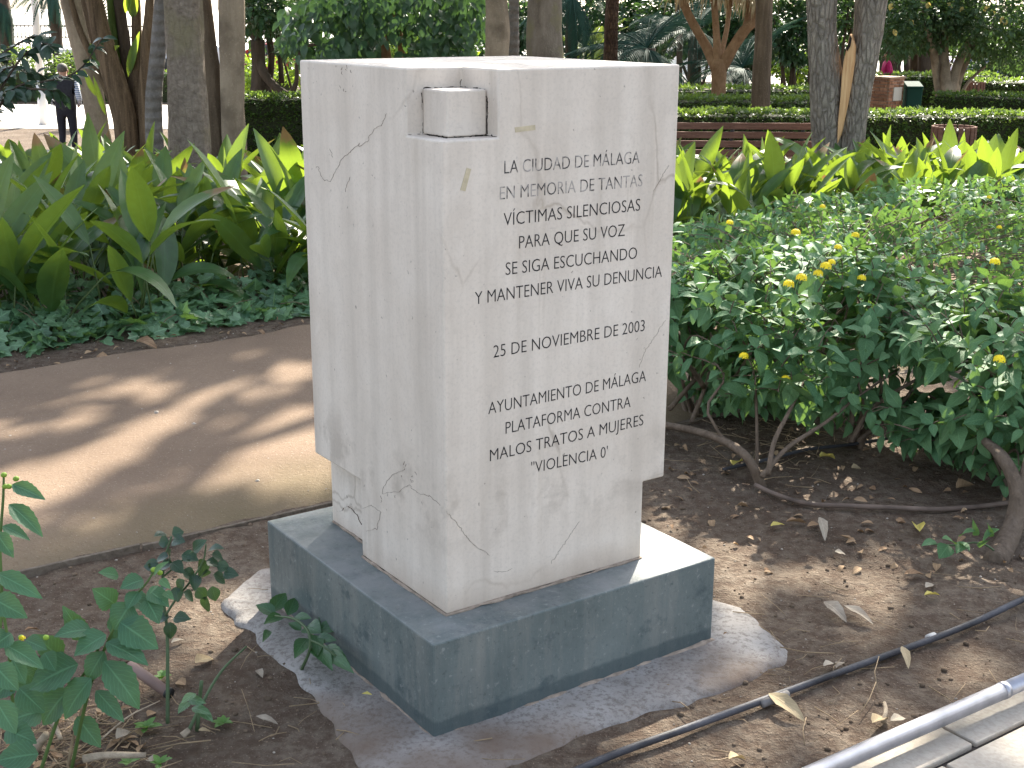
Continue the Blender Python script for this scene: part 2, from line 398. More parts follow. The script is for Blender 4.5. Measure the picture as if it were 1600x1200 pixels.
c = k.mix(k.math('MULTIPLY', stn.outputs[0], k.ramp(k.noise(g, 9, 5, .6), [(.5, 0.), (.62, .5)])), c, (.32, .27, .22))
marble = k.done(c, k.ramp(n1, [(.3, .55), (.7, .72)]), k.bump(k.math('ADD', k.math('MULTIPLY', pit, .3), k.math('MULTIPLY', n3, .2)), .2, .004), .2)
def cells(cuts, solid):
    X, Y, Z = cuts; bm = bmesh.new(); vd = {}
    def vtx(p):
        kx = tuple(round(q, 5) for q in p)
        if kx not in vd: vd[kx] = bm.verts.new(kx)
        return vd[kx]
    S = lambda i, j, l: 0 <= i < len(X)-1 and 0 <= j < len(Y)-1 and 0 <= l < len(Z)-1 and solid((X[i]+X[i+1])/2, (Y[j]+Y[j+1])/2, (Z[l]+Z[l+1])/2)
    for i in range(len(X)-1):
        for j in range(len(Y)-1):
            for l in range(len(Z)-1):
                if not S(i, j, l): continue
                a, b = (X[i], Y[j], Z[l]), (X[i+1], Y[j+1], Z[l+1])
                q = lambda x, y, z: vtx(((a, b)[x][0], (a, b)[y][1], (a, b)[z][2]))
                for dd, f in (((-1,0,0),((0,0,0),(0,0,1),(0,1,1),(0,1,0))), ((1,0,0),((1,0,0),(1,1,0),(1,1,1),(1,0,1))), ((0,-1,0),((0,0,0),(1,0,0),(1,0,1),(0,0,1))),
                              ((0,1,0),((0,1,0),(0,1,1),(1,1,1),(1,1,0))), ((0,0,-1),((0,0,0),(0,1,0),(1,1,0),(1,0,0))), ((0,0,1),((0,0,1),(1,0,1),(1,1,1),(0,1,1)))):
                    if not S(i+dd[0], j+dd[1], l+dd[2]): bm.faces.new([q(*t) for t in f])
    bmesh.ops.dissolve_limit(bm, angle_limit=.01, verts=bm.verts, edges=bm.edges)
    me = bpy.data.meshes.new('block'); bm.to_mesh(me); bm.free(); return me
mem = empty('memorial', O, 'cream marble memorial block with engraved lettering on a grey green stone plinth', 'memorial')
def solid(x, y, z):
    if x < TU and y < TV and z > ZK: return False
    if z < ZN and y > SV-NV and x < .042: return False
    if z < ZN and x > SU-NU and y < .22: return False
    if z < ZN and x > SU-.03 and y > SV-NV: return False
    return True
me = cells(([0, .042, TU, SU-NU, SU-.03, SU], [0, TV, .22, SV-NV, SV], [HP+.004, ZN, ZK, ZT]), solid); bev(me, .0045, 3)
me.materials.append(marble); obj('block', me, mem, PL)
# the small cube in the notch at the top corner
CZ = ZT-.041
me = cells(([.039, TU-.0015], [.041, TV-.0015], [ZK+.0015, CZ]), lambda *a: True); bev(me, .004, 3); me.materials.append(marble); obj('corner_cube', me, mem, PL)
k = N('plinth_stone'); g = k.tc('Object')
n1 = k.noise(g, 3.5, 6, .65); st = k.noise(k.mapv(g, (14, 14, 1.6)), 1, 6, .7); n3 = k.noise(g, 60, 5, .7); n4 = k.noise(g, 11, 6, .7)
c = k.ramp(n1, [(.28, (.082, .104, .102)), (.72, (.155, .180, .172))])
c = k.mix(k.ramp(st, [(.46, 0.), (.74, .6)]), c, (.25, .245, .22)); c = k.mix(k.ramp(n4, [(.56, 0.), (.66, .65)]), c, (.045, .068, .075))
c = k.mix(k.ramp(n3, [(.58, 0.), (.70, .7)]), c, (.29, .30, .285)); c = k.mix(k.ramp(n3, [(.3, .65), (.42, 0.)]), c, (.04, .05, .055))
up = k.ramp(k.sep(gn if False else k.n('NewGeometry').outputs['Normal'])[2], [(.6, 0.), (.9, 1.)])
c = k.mix(k.math('MULTIPLY', up, k.ramp(k.noise(g, 7, 6, .7), [(.38, .05), (.62, .7)])), c, (.22, .225, .225))
z = k.sep(g)[2]; band = k.n('MapRange'); k.set(band.inputs[0], k.math('ADD', z, k.math('MULTIPLY', n4, .03)))
band.inputs[1].default_value = .058; band.inputs[2].default_value = .066; band.inputs[3].default_value = .6; band.inputs[4].default_value = 0
c = k.mix(k.math('MULTIPLY', band.outputs[0], k.math('SUBTRACT', 1., up)), c, (.045, .065, .07))
slate = k.done(c, k.ramp(n1, [(.3, .45), (.7, .65)]), k.bump(k.math('ADD', n3, n4), .25, .006), .35)
me = cells(([0, PU], [0, PV_], [0.004, HP]), lambda *a: True); bev(me, .004, 2); me.materials.append(slate); obj('plinth', me, mem, ML)
# grout bed between block and plinth, a bead of sand coloured mortar round the foot
mort = plain('grout', (.30, .24, .19), .95, .35, 40, .1, bump=.5)
def bead(pts, r, m, name, sd=3, z=0):
    mb = MB(); P = []
    for a, b in zip(pts, pts[1:]):
        a, b = Vector(a), Vector(b); n = max(2, int((b-a).length/.03))
        P += [a+(b-a)*i/n+Vector((R.gauss(0, .0012), R.gauss(0, .0012), R.gauss(0, .001))) for i in range(n)]
    P.append(Vector(pts[-1])); mb.tube(P, [r*R.uniform(.5, 1.3) for _ in P], 6, 1); vs = [PL @ Vector(q) for q in mb.v]; mb.v = [tuple(q) for q in vs]
    mb.obj(name, m, mem)
grime = plain('black_grime', (.035, .028, .022), .95, .5, 90, .1, bump=.4)
bead([(.042, SV, HP+.002), (.042, SV-NV-.002, HP+.002), (0, SV-NV, HP+.002), (0, 0, HP+.002), (SU-NU, 0, HP+.002), (SU-NU, .22, HP+.002)], .0042, mort, 'grout_joint')
bead([(-OU, PV_-OV, .006), (-OU, -OV, .006), (PU-OU, -OV, .006), (PU-OU, .3, .006)], .009, mort, 'grout_joint')
def grime_run(a, b, r, cover=.75):
    a, b = Vector(a), Vector(b); L_ = (b-a).length; t = 0
    while t < L_:
        l = R.uniform(.004, .02)
        if R.random() < cover: bead([a+(b-a)*(t/L_), a+(b-a)*(min(t+l, L_)/L_)], r*R.uniform(.4, 1.2), grime, 'joint_grime')
        t += l
grime_run((.042, TV-.001, CZ), (TU-.001, TV-.001, CZ), .0016, .85); grime_run((TU-.001, .042, CZ), (TU-.001, TV-.001, CZ), .0016, .6)
grime_run((TU-.0005, .0405, CZ-.004), (TU-.0005, .0405, ZK+.004), .0017, .9); grime_run((TU-.001, TV-.001, CZ), (TU-.001, TV-.001, ZT-.003), .001, .8)
grime_run((.004, TV-.001, ZK+.001), (.0385, TV-.001, ZK+.001), .0012); grime_run((.0385, TV-.001, ZK+.001), (.0385, .041, ZK+.001), .0013, .9); grime_run((.0385, .0405, ZK+.001), (TU-.001, .0405, ZK+.001), .0014, .9); grime_run((TU-.001, .0405, ZK+.001), (TU-.001, .004, ZK+.001), .0014, .8)
grime_run((.0385, TV-.001, CZ-.01), (.0385, TV-.001, ZK+.002), .0009, .5)
# cracks: thin dark seams traced over the faces
crack_m = plain('crack_dirt', (.16, .13, .105), .95, .4, 60, .1)
def crack(P, wd, front):
    Q = []
    for a, b in zip(P, P[1:]):
        n = max(2, int(math.hypot(b[0]-a[0], b[1]-a[1])/3))
        for i in range(n):
            t = i/n; Q.append((a[0]+(b[0]-a[0])*t+R.gauss(0, .8), a[1]+(b[1]-a[1])*t+R.gauss(0, .8)))
    Q.append(P[-1]); L_ = [face_pt(x, y, front) for x, y in Q]; vs, fs = [], []
    for i, q in enumerate(L_):
        e = L_[min(i+1, len(L_)-1)]-L_[max(i-1, 0)]; nrm = Vector((0, -1, 0)) if front else Vector((-1, 0, 0))
        sd = e.cross(nrm).normalized()*wd*.55*R.uniform(.2, 1.1)*math.sin(PI*(i+.6)/(len(L_)+.2))**.4
        for s in (-1, 1): vs.append(PL @ (q+sd*s+nrm*.0006))
        vs.append(PL @ (q-nrm*.002))
    for i in range(len(L_)-1):
        a = 3*i; fs += [(a, a+1, a+4, a+3), (a+1, a+2, a+5, a+4), (a+2, a, a+3, a+5)]
    obj('crack', mesh('crack', vs, fs, crack_m, smooth=False), mem)
crack([(604, 177), (598, 192), (585, 203), (577, 212), (575, 221), (560, 229), (561, 224), (545, 240), (536, 246), (527, 262), (520, 276), (517, 284), (511, 281), (507, 282), (502, 276), (498, 264)], .0011, False)
crack([(515, 233), (520, 246)], .0007, False); crack([(547, 276), (541, 292), (540, 300)], .0007, False)
crack([(632, 735), (612, 742), (600, 760), (596, 772), (622, 768), (640, 757), (652, 770)], .0009, False)
crack([(652, 770), (672, 775), (688, 790)], .0008, False); crack([(566, 795), (580, 790), (596, 800), (588, 826), (572, 830)], .0007, False)
crack([(697, 800), (712, 815), (724, 832), (738, 850), (752, 858), (765, 868)], .001, True)
crack([(770, 892), (786, 895), (800, 888)], .0007, True); crack([(860, 880), (885, 845), (905, 815)], .0005, True)
crack([(998, 575), (1008, 548), (1020, 530), (1040, 500)], .0005, True); crack([(1020, 300), (1035, 275), (1045, 258)], .0005, True)
crack([(530, 800), (543, 790), (556, 802), (565, 820)], .0008, False)
for cx, cy, n in ((636, 733, 12), (535, 110, 12), (540, 130, 7), (600, 780, 8), (640, 745, 8), (500, 255, 5)):
    for _ in range(n//2):
        x, y = cx+R.gauss(0, 8), cy+R.gauss(0, 8); crack([(x, y), (x+R.uniform(-3, 3), y+R.uniform(1, 5))], .0011, False)
tape = plain('old_tape', (.50, .43, .30), .7, .15, 50, .2)
for P in ([(804, 199), (836, 195), (836.5, 203), (805, 207)], [(719, 297), (727, 299), (736, 264), (729, 262)]):
    F = [face_pt(x, y) for x, y in P]
    vs = [PL @ (q+Vector((0, -.0008, 0))) for q in F]+[PL @ (q+Vector((0, .001, 0))) for q in F]
    obj('tape_residue', mesh('tape_residue', vs, [(0,3,2,1)]+[(i, (i+1) % 4, 4+(i+1) % 4, 4+i) for i in range(4)], tape, smooth=False), mem)
# the inscription: each line engraved, letters filled dark
ink = plain('engraving', (.030, .028, .030), .85, .5, 140, .1); k = N('worn_engraving'); ink2 = k.done(k.ramp(k.noise(k.tc(), 34, 3, .6), [(.44, (.03, .028, .03)), (.56, (.36, .33, .30))]), .85)
LINES = [("LA CIUDAD DE MÁLAGA", 788, 271.5, 999, 255, 17, 0), ("EN MEMORIA DE TANTAS", 781, 312, 1003.5, 291, 17, 0), ("VÍCTIMAS SILENCIOSAS", 787, 353, 1000, 329, 17, 0),
         ("PARA QUE SU VOZ", 811, 388.6, 976, 368.5, 17, 0), ("SE SIGA ESCUCHANDO", 790, 430, 995, 404, 17, 0), ("Y MANTENER VIVA SU DENUNCIA", 742, 476, 1034, 432.6, 17, 0),
         ("25 DE NOVIEMBRE DE 2003", 771, 559, 1007, 517, 17, 0), ("AYUNTAMIENTO DE MÁLAGA", 763, 647.5, 1009, 595.5, 17, 0), ("PLATAFORMA CONTRA", 790, 678, 985, 636, 17, 0),
         ("MALOS TRATOS A MUJERES", 765.5, 721, 1005, 664, 17, 0), ("\"VIOLENCIA 0'", 830, 740, 949, 714, 17, 0)]
dgp = bpy.context.evaluated_depsgraph_get
def lettering(txt, thin=-.011):
    cu = bpy.data.curves.new('lettering', 'FONT'); cu.body = txt; cu.size = 1; cu.offset = thin; cu.resolution_u = 3; cu.extrude = .01
    o = bpy.data.objects.new('lettering', cu); COL.objects.link(o); bpy.context.view_layer.update()
    me = bpy.data.meshes.new_from_object(o.evaluated_get(dgp())); bpy.data.objects.remove(o); bpy.data.curves.remove(cu)
    me.materials.clear(); return me
CAPH = .0262
for txt, x0, y0, x1, y1, _, _ in LINES:
    a, b = face_pt(x0, y0), face_pt(x1, y1); me = lettering(txt)
    co = np.array([q.co[:] for q in me.vertices]); w0 = co[:, 0].min(); wd = co[:, 0].max()-w0
    cap = lettering('H'); ch = max(q.co.y for q in cap.vertices)
    L_ = (b-a).length; ex = (b-a).normalized(); ez = Vector((0, 0, 1)); n = Vector((0, -1, 0))
    for q in me.vertices:
        p = a+ex*((q.co.x-w0)/wd*L_)+ez*(q.co.y/ch*CAPH)+n*(.0005 if q.co.z > 0 else -.002)
        q.co = PL @ p
    me.materials.append(ink2 if txt[:4] in ('LA C', 'EN M') else ink); obj('inscription', me, mem)
# concrete footing with a broken edge
k = N('footing_concrete'); g = k.tc('Object'); n1 = k.noise(g, 3, 6, .65); n3 = k.noise(g, 70, 5, .75); n5 = k.noise(g, 1.6, 4)
c = k.ramp(n1, [(.28, (.20, .185, .17)), (.72, (.36, .34, .32))]); c = k.mix(k.ramp(n3, [(.38, .75), (.52, 0.)]), c, (.14, .12, .105))
c = k.mix(k.ramp(n5, [(.47, 0.), (.60, .85)]), c, (.16, .115, .085))
conc = k.done(c, .92, k.bump(k.math('ADD', k.math('MULTIPLY', n3, .8), n1), .55, .010), .15)
PO = [(1120, 938), (1170, 952), (1205, 985), (1225, 1015), (1222, 1036), (1180, 1062), (1110, 1085), (1020, 1120), (940, 1145), (870, 1168), (800, 1198), (760, 1230), (640, 1240), (575, 1215), (548, 1178), (520, 1130), (488, 1090), (452, 1062), (424, 1030), (400, 990), (372, 972), (352, 940), (375, 912), (412, 888)]
ring = [G(x, y) for x, y in PO]+[uv2(*q) for q in ()]
ring += [ML @ Vector((.0, PV_+.14, 0)), ML @ Vector((PU+.05, PV_+.1, 0)), ML @ Vector((PU+.14, PV_*.5, 0))]
D = []
for a, b in zip(ring, ring[1:]+ring[:1]):
    n = max(2, int((b-a).length/.012))
    for i in range(n): D.append(a+(b-a)*i/n)
cen = ML @ Vector((PU/2, PV_/2, 0)); vs, fs = [], []; n = len(D)
for lv, (f, z) in enumerate(((1.0, -.05), (1.0, -.008), (.985, .004), (.95, .010), (.8, .012), (.5, .012))):
    for i, q in enumerate(D):
        d = (q-cen); d.normalize(); wob = .016*noise.noise(q*14)+.022*noise.noise(q*5)
        p = cen+(q-cen)*f+d*wob
        p.z = z+(.004*noise.noise(p*9)+.003*noise.noise(p*30) if lv > 1 else 0); vs.append(p)
for lv in range(5):
    for i in range(n): fs.append((lv*n+i, lv*n+(i+1) % n, (lv+1)*n+(i+1) % n, (lv+1)*n+i))
fs.append(tuple(range(5*n, 6*n)))
tag(obj('concrete_footing', mesh('concrete_footing', vs, fs, conc)), 'rough grey concrete footing with a broken edge around the memorial plinth', 'footing')
# ------------------------------------------------------------------ trees: trunks and crowns that shade the garden
bark_grey = barkmat('grey_bark', (.12, .095, .075), (.27, .23, .185), 7, 2.2, .5, (.20, .18, .10))
bark_smooth = barkmat('smooth_bark', (.13, .10, .078), (.30, .245, .19), 16, 26, .55, (.20, .17, .10), .12)
bark_brown = barkmat('brown_bark', (.07, .05, .033), (.19, .14, .095), 14, 1.3, .8)
bark_rough = barkmat('cracked_bark', (.15, .125, .105), (.37, .32, .265), 9, 4, .9, None, .45)
bark_pale = barkmat('pale_bark', (.19, .145, .10), (.36, .29, .21), 5, 1.6, .5, (.13, .10, .07))
bark_ring = barkmat('ringed_bark', (.11, .10, .09), (.24, .215, .19), 10, 8, .7, None, 0, 55)
bark_orange = barkmat('orange_bark', (.17, .09, .045), (.33, .20, .11), 10, 6, .6)
bark_dark = barkmat('dark_bark', (.045, .034, .026), (.12, .09, .065), 9, 1.5, .9)
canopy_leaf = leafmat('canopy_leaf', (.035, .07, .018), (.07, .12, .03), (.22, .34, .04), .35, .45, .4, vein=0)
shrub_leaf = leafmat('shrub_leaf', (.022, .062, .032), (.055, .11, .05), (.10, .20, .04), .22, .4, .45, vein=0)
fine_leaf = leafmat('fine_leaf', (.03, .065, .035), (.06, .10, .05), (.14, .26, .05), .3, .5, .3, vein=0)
sun_leaf = leafmat('bright_leaf', (.06, .12, .02), (.10, .18, .03), (.35, .5, .04), .45, .4, .4, vein=0)  # sunlit counterpart of shrub_leaf, the sunshine put into the leaf colour
hedge_leaf = leafmat('hedge_leaf', (.035, .075, .018), (.075, .125, .03), (.24, .36, .05), .35, .42, .4, vein=0)

# sunlit places: holes shaped into the unseen crowns so that sun falls here (footprints on level ground)
def foot(P): return P-SUN*(P.z/SUN.z)
def poly(pts, z=0): return [foot(G(x, y, z)) for x, y in pts]
LIT = [poly([(-60, 820), (100, 800), (225, 725), (330, 655), (352, 618), (240, 655), (140, 710), (-60, 765)]),
       poly([(330, 728), (410, 672), (492, 632), (500, 690), (528, 780), (440, 760), (350, 770)]),
       poly([(360, 640), (440, 600), (330, 622), (280, 650)]),
       poly([(110, 690), (200, 640), (300, 606), (250, 604), (120, 650)]), poly([(430, 620), (486, 590), (480, 560), (420, 596)]), poly([(-60, 700), (60, 672), (40, 652), (-60, 670)]),
       poly([(20, 622), (120, 604), (110, 592), (10, 612)]), poly([(236, 602), (305, 580), (300, 572), (235, 590)]), poly([(380, 568), (445, 545), (430, 538), (370, 556)]),
       poly([(332, 1000), (420, 960), (424, 880), (300, 900), (255, 990)]),
       poly([(1000, 800), (1135, 872), (997, 912), (985, 870)], .23), poly([(522, 790), (530, 835), (484, 866), (452, 838), (480, 806)], .23),
       poly([(1020, 690), (1330, 650), (1400, 700), (1290, 760), (1180, 860), (1130, 880), (1030, 800)]),
       poly([(1180, 900), (1300, 870), (1310, 930), (1220, 945)]), poly([(1440, 860), (1600, 850), (1600, 930), (1470, 950)]),
       [Vector(q) for q in ((1.0, 8.6), (3.0, 7.6), (7.2, 10), (7.5, 13.6), (4, 14.4), (1.4, 12.2))],      # right bed of broad leaves
       [Vector(q) for q in ((.5, 6.0), (2.2, 6.3), (2.6, 7.6), (.9, 7.9))],
       [Vector(q) for q in ((-1.9, 7.2), (-1.0, 6.7), (-.4, 7.6), (-.5, 12), (-1.2, 13.6), (-2.3, 13), (-2.0, 9))],    # left bed next to the memorial
       [Vector(q) for q in ((-3.7, 8), (-3.2, 7.6), (-3.0, 10), (-3.5, 12))],
       [Vector(q) for q in ((-30, 24), (-5.6, 24), (-6.5, 38), (-30, 38))],
       [Vector(q) for q in ((.5, 15.6), (5.5, 15.6), (5.5, 17.4), (.5, 17.4))]]
def inside(p, P):
    c = False; j = len(P)-1
    for i in range(len(P)):
        a, b = P[i], P[j]
        if (a[1] > p[1]) != (b[1] > p[1]) and p[0] < (b[0]-a[0])*(p[1]-a[1])/(b[1]-a[1])+a[0]: c = not c
        j = i
    return c
SUNH = Vector((SUN.x, SUN.y, 0)).normalized(); SIDE = Vector((SUNH.y, -SUNH.x, 0))
def litgap(P):
    f = foot(P); wob = Vector((noise.noise(f*2.1), noise.noise(f*2.1+Vector((9, 3, 1))), 0))*.12
    f = f+wob*.5
    if inside(f, LIT[0]): return noise.noise(Vector((f.dot(SIDE)*2.6, f.dot(SUNH)*.8, 3))) > -.02
    if any(inside(f, q) for q in LIT[1:]): return True
    if f.y > 7.5 and noise.noise(Vector((f.x*.55, f.y*.42, 5)))+.4*noise.noise(Vector((f.x*1.7, f.y*1.7, 8))) > (.20 if f.x > -1 else .10): return True
    return f.y <= 7.5 and f.x > 1.3 and f.y > 3.6 and noise.noise(f*2.2) > -.05
def crown(root, center, rad, n, m, size=.34, per=9):
    """a crown of leaf sprays filling an uneven ellipsoid, open where litgap() leaves a hole"""
    c = Vector(center); mb = MB(); sd = R.random()*50; tries = 0
    for _ in range(n):
        while True:
            q = Vector((R.uniform(-1, 1), R.uniform(-1, 1), R.uniform(-1, 1)))
            if q.length < 1+.25*noise.noise(q*2+Vector((sd, 0, 0))) and q.length > .25: break
        P = c+Vector((q.x*rad[0], q.y*rad[1], q.z*rad[2]))
        for _ in range(per):
            p = P+Vector((R.gauss(0, .24), R.gauss(0, .24), R.gauss(0, .18)))
            d = Vector((R.gauss(0, 1), R.gauss(0, 1), R.gauss(-.3, .6))).normalized(); s = size*R.uniform(.6, 1.2); wd = s*.55
            if p.z < 2.75 or litgap(p) or litgap(p+d*s*.5) or litgap(p+d*s): continue
            mb.add([(0,0,0),(wd/2,s*.45,wd*.12),(0,s,-s*.1),(-wd/2,s*.45,wd*.12)], [(0,1,2),(0,2,3)], frame(p, d, (R.gauss(0,.6),R.gauss(0,.6),1)), uv=[(0,0),(1,.4),(0,1),(-1,.4)])
    mb.obj('crown', m, root); return c
def limbs(root, top, c, rad, m, r0, n=6):
    for i in range(n):
        a = 2*PI*i/n+R.random(); e = Vector(c)+Vector((math.cos(a)*rad[0]*.7, math.sin(a)*rad[1]*.7, R.uniform(-.1, .5)*rad[2]))
        if e.z < top.z+.4: e.z = top.z+.4
        mid = top.lerp(e, .5)+Vector((R.gauss(0, .2), R.gauss(0, .2), .25))
        mb = MB(); mb.tube([top-Vector((0, 0, .15)), mid, e], [r0*.5, r0*.32, r0*.1], 7, 4, .1); mb.obj('limb', m, root)
def tree(name, label, pts, rad, m, cr=None, seg=20, sub=6, rough=.12, extra=(), cat='tree', leafm=None, group=None, flare=1.25):
    """pts = trunk points in the world from the foot up; extra = further stems"""
    foot_ = Vector(pts[0]); root = empty(name, foot_, label, cat, group)
    P = [Vector(p) for p in pts]; P = [P[0]-Vector((0, 0, .12))]+P; rr = [rad[0]*flare]+list(rad)
    mb = MB(); mb.tube(P, rr, seg, sub, rough, seed=R.random()*9); mb.obj('trunk', m, root)
    for e in extra:
        mb = MB(); mb.tube(e[0], e[1], max(8, seg-6), sub, rough, seed=R.random()*9); mb.obj('stem', e[2] if len(e) > 2 else m, root)
    if cr:
        c, rd, n = cr; crown(root, c, rd, n, leafm or canopy_leaf); limbs(root, P[-1], c, rd, m, rad[-1])
    return root
def tpts(spec, Y, top=None):
    """trunk axis through places of the photo at depth Y; the first point is the foot on the terrain"""
    P = [at(x, y, Y) for x, y in spec]; f = P[0].copy(); f.z = terr(f.x, f.y); 
    if P[1].z < f.z+.2 and len(P) > 2: P[1] = P[1]
    P[0] = f
    if top is not None:
        d = (P[-1]-P[-2]).normalized(); l = P[-1]+d*((top-P[-1].z)/max(d.z, .3)); P.append(l)
    return P
def px2r(px, Y): return px/2/FOC*Y*1.0
tree('broad_tree', 'stout smooth grey trunk standing among the broad leaves left of the memorial', tpts([(299, 300), (296, 200), (290, 100), (287, 0)], 11, 4.6), [px2r(66, 11), px2r(63, 11), px2r(58, 11), px2r(56, 11), .14], bark_smooth, ((-2.9, 11.2, 6.3), (3.6, 3.2, 2.2), 420), 28)
tree('slim_tree', 'slender ringed grey trunk just left of the stout smooth trunk', tpts([(241, 250), (240, 170), (247, 80), (253, 0)], 14.5, 5.), [px2r(30, 14.5), px2r(27, 14.5), px2r(24, 14.5), px2r(22, 14.5), .07], bark_ring, ((-3.6, 14.6, 6.4), (2.4, 2.2, 1.6), 180), 18)
tree('fluted_tree', 'pair of brown trunks grown together, right of the stout smooth trunk', tpts([(366, 260), (364, 170), (362, 80), (361, 0)], 14, 5.), [px2r(40, 14), px2r(36, 14), px2r(38, 14), px2r(40, 14), .12], bark_pale, ((-2.6, 14.4, 6.6), (3.2, 3, 2), 320), 20,
     extra=[(tpts([(340, 260), (334, 160), (326, 80), (318, 0)], 14.15, 4.5), [px2r(44, 14), px2r(36, 14), px2r(26, 14), px2r(24, 14), .06], bark_brown)])
tree('pale_tree', 'pale dappled trunk behind the memorial, left of the thin ringed palm stem', tpts([(777, 240), (776, 95), (777, 45), (775, 0)], 17, 5.5), [px2r(40, 17), px2r(36, 17), px2r(37, 17), px2r(33, 17), .12], bark_pale, ((-.3, 17, 7), (4, 3.6, 2.4), 520), 20)
tree('palm_stem', 'thin grey ringed stem between the pale trunk and the mossy trunk', tpts([(803, 240), (803, 90), (803, 45), (803, 0)], 19, 6), [px2r(20, 19), px2r(16, 19), px2r(16, 19), px2r(15, 19), .06], bark_ring, ((0, 19.2, 6.6), (1.6, 1.6, 1), 120), 14)
tree('mossy_tree', 'thick mossy brown trunk behind the middle of the memorial', tpts([(853, 240), (852, 95), (850, 45), (851, 0)], 18, 5.5), [px2r(60, 18), px2r(54, 18), px2r(52, 18), px2r(51, 18), .2], bark_grey, ((.9, 18.2, 7.2), (4.2, 3.6, 2.4), 520), 22)
tree('brown_palm', 'dark brown rough stem of a palm behind the right part of the memorial top', tpts([(954, 240), (954, 100), (955, 50), (957, 0)], 25, 7), [px2r(24, 25), px2r(22, 25), px2r(21, 25), px2r(20, 25), .1], barkmat('palm_bark', (.06, .035, .025), (.17, .10, .065), 6, 14, 1.2, None, .5), ((2, 25, 8), (2.2, 2.2, 1.2), 160), 16)
tree('straight_tree', 'straight brown trunk rising from the low hedges beside the orange dragon tree', tpts([(1191, 190), (1190, 130), (1192, 60), (1194, 0)], 18.5, 6), [px2r(34, 18.5), px2r(29, 18.5), px2r(25, 18.5), px2r(26, 18.5), .13], bark_brown, ((4.0, 19.4, 7.4), (3.4, 3, 2), 330), 18)
# dragon tree with forked arms and a skirt of withered blades
Y = 22; d = lambda *q: [at(x, y, Y+dy) for x, y, dy in q]
dt = tree('dragon_tree', 'orange brown trunk forking into several arms below a skirt of withered blades', tpts([(1122, 190), (1123, 132), (1124, 100), (1124, 92)], Y), [px2r(26, Y), px2r(22, Y), px2r(25, Y), px2r(20, Y)], bark_orange, None, 16, extra=[
    (d((1120, 108, 0), (1105, 75, .2), (1088, 45, .3), (1070, 10, .4), (1062, -20, .5)), [.10, .085, .07, .07, .06]), (d((1122, 104, 0), (1120, 60, 0), (1118, 30, 0), (1116, -12, 0)), [.08, .06, .055, .06]),
    (d((1127, 106, 0), (1148, 70, -.1), (1166, 45, -.2), (1180, 30, -.2), (1186, -12, -.2)), [.11, .09, .085, .09, .08]), (d((1162, 52, -.15), (1168, 25, 0), (1172, -12, 0)), [.055, .05, .05]),
    (d((1122, 100, .2), (1132, 62, .6), (1138, 30, .9), (1142, -12, 1)), [.06, .045, .04, .05])])
dry = leafmat('withered_blade', (.30, .22, .13), (.42, .33, .20), (.3, .2, .08), .15, .7, .2, vein=0)
mb = MB()
for hx, hy, dy in ((1062, -25, .5), (1116, -18, 0), (1186, -18, -.2), (1172, -18, 0), (1142, -18, 1)):
    h = at(hx, hy, Y+dy)
    for _ in range(70):
        a = R.uniform(0, 6.28); dd = Vector((math.cos(a)*.5, math.sin(a)*.5, -1+R.uniform(0, .5))); L_ = R.uniform(.3, .62)
        vs, fs, uv = leaf(L_, .035, 4, .2, 1, .2, .4, across=1); mb.add(vs, fs, frame(h+Vector((math.cos(a), math.sin(a), 0))*R.uniform(.02, .14)+Vector((0,0,R.uniform(.0,.25))), dd, (math.cos(a), math.sin(a), .4)), uv)
mb.obj('withered_blades', dry, dt)['kind'] = 'stuff'
mb = MB()
for hx, hy, dy in ((1062, -25, .5), (1116, -18, 0), (1186, -18, -.2), (1172, -18, 0), (1142, -18, 1)):
    h = at(hx, hy, Y+dy)+Vector((0, 0, .45))
    for _ in range(90):
        a = R.uniform(0, 6.28); vs, fs, uv = leaf(R.uniform(.5, .75), .04, 4, .2, 1, .2, .5, across=1); mb.add(vs, fs, frame(h, (math.cos(a), math.sin(a), R.uniform(-.1, 1.4)), (0, 0, 1)), uv)
mb.obj('blades', canopy_leaf, dt)
# the split tree: two stems from one foot, the fresh wood showing where a limb tore away
Y = 13.3
st = tree('split_tree', 'twin rough grey trunk with a long orange strip of torn bare wood between its stems', tpts([(1294, 330), (1291, 230), (1291, 140), (1285, 60), (1283, 0)], Y, 5), [px2r(52, Y), px2r(46, Y), px2r(49, Y), px2r(43, Y), px2r(45, Y), .16], bark_rough, ((3.2, 13.6, 6.6), (4.2, 3.6, 2.4), 620), 26, 8, .13, extra=[
    (tpts([(1328, 320), (1330, 225), (1341, 140), (1357, 60), (1366, -5)], Y, 4.6), [px2r(50, Y), px2r(43, Y), px2r(42, Y), px2r(38, Y), px2r(42, Y), .13]),
    ([at(1340, 110, Y+.12), at(1345, 60, Y+.15), at(1349, 0, Y+.2), at(1352, -60, Y+.3)], [px2r(24, Y), px2r(26, Y), px2r(26, Y), .07])])
k = N('torn_wood'); g = k.mapv(k.tc(), (40, 40, 3)); n1 = k.noise(g, 1, 6); c = k.ramp(n1, [(.3, (.42, .22, .10)), (.7, (.66, .42, .22))]); torn = k.done(c, .8, k.bump(n1, .6, .02), .2)
PO = [(1328, 52), (1336, 72), (1335, 95), (1331, 125), (1324, 165), (1315, 205), (1308, 225), (1309, 190), (1313, 150), (1315, 118), (1318, 95), (1322, 78)]
F = [at(x, y, Y-.17) for x, y in PO]; B = [at(x+4, y, Y+.06) for x, y in PO]; n = len(PO)
me = mesh('torn_wood', F+B, [tuple(range(n))[::-1], tuple(range(n, 2*n))]+[(i, (i+1) % n, n+(i+1) % n, n+i) for i in range(n)], torn, smooth=False); bev(me, .012, 2); obj('torn_wood', me, st)
hol = [(1328, 54), (1331, 60), (1329, 72), (1324, 80), (1322, 76), (1326, 66)]
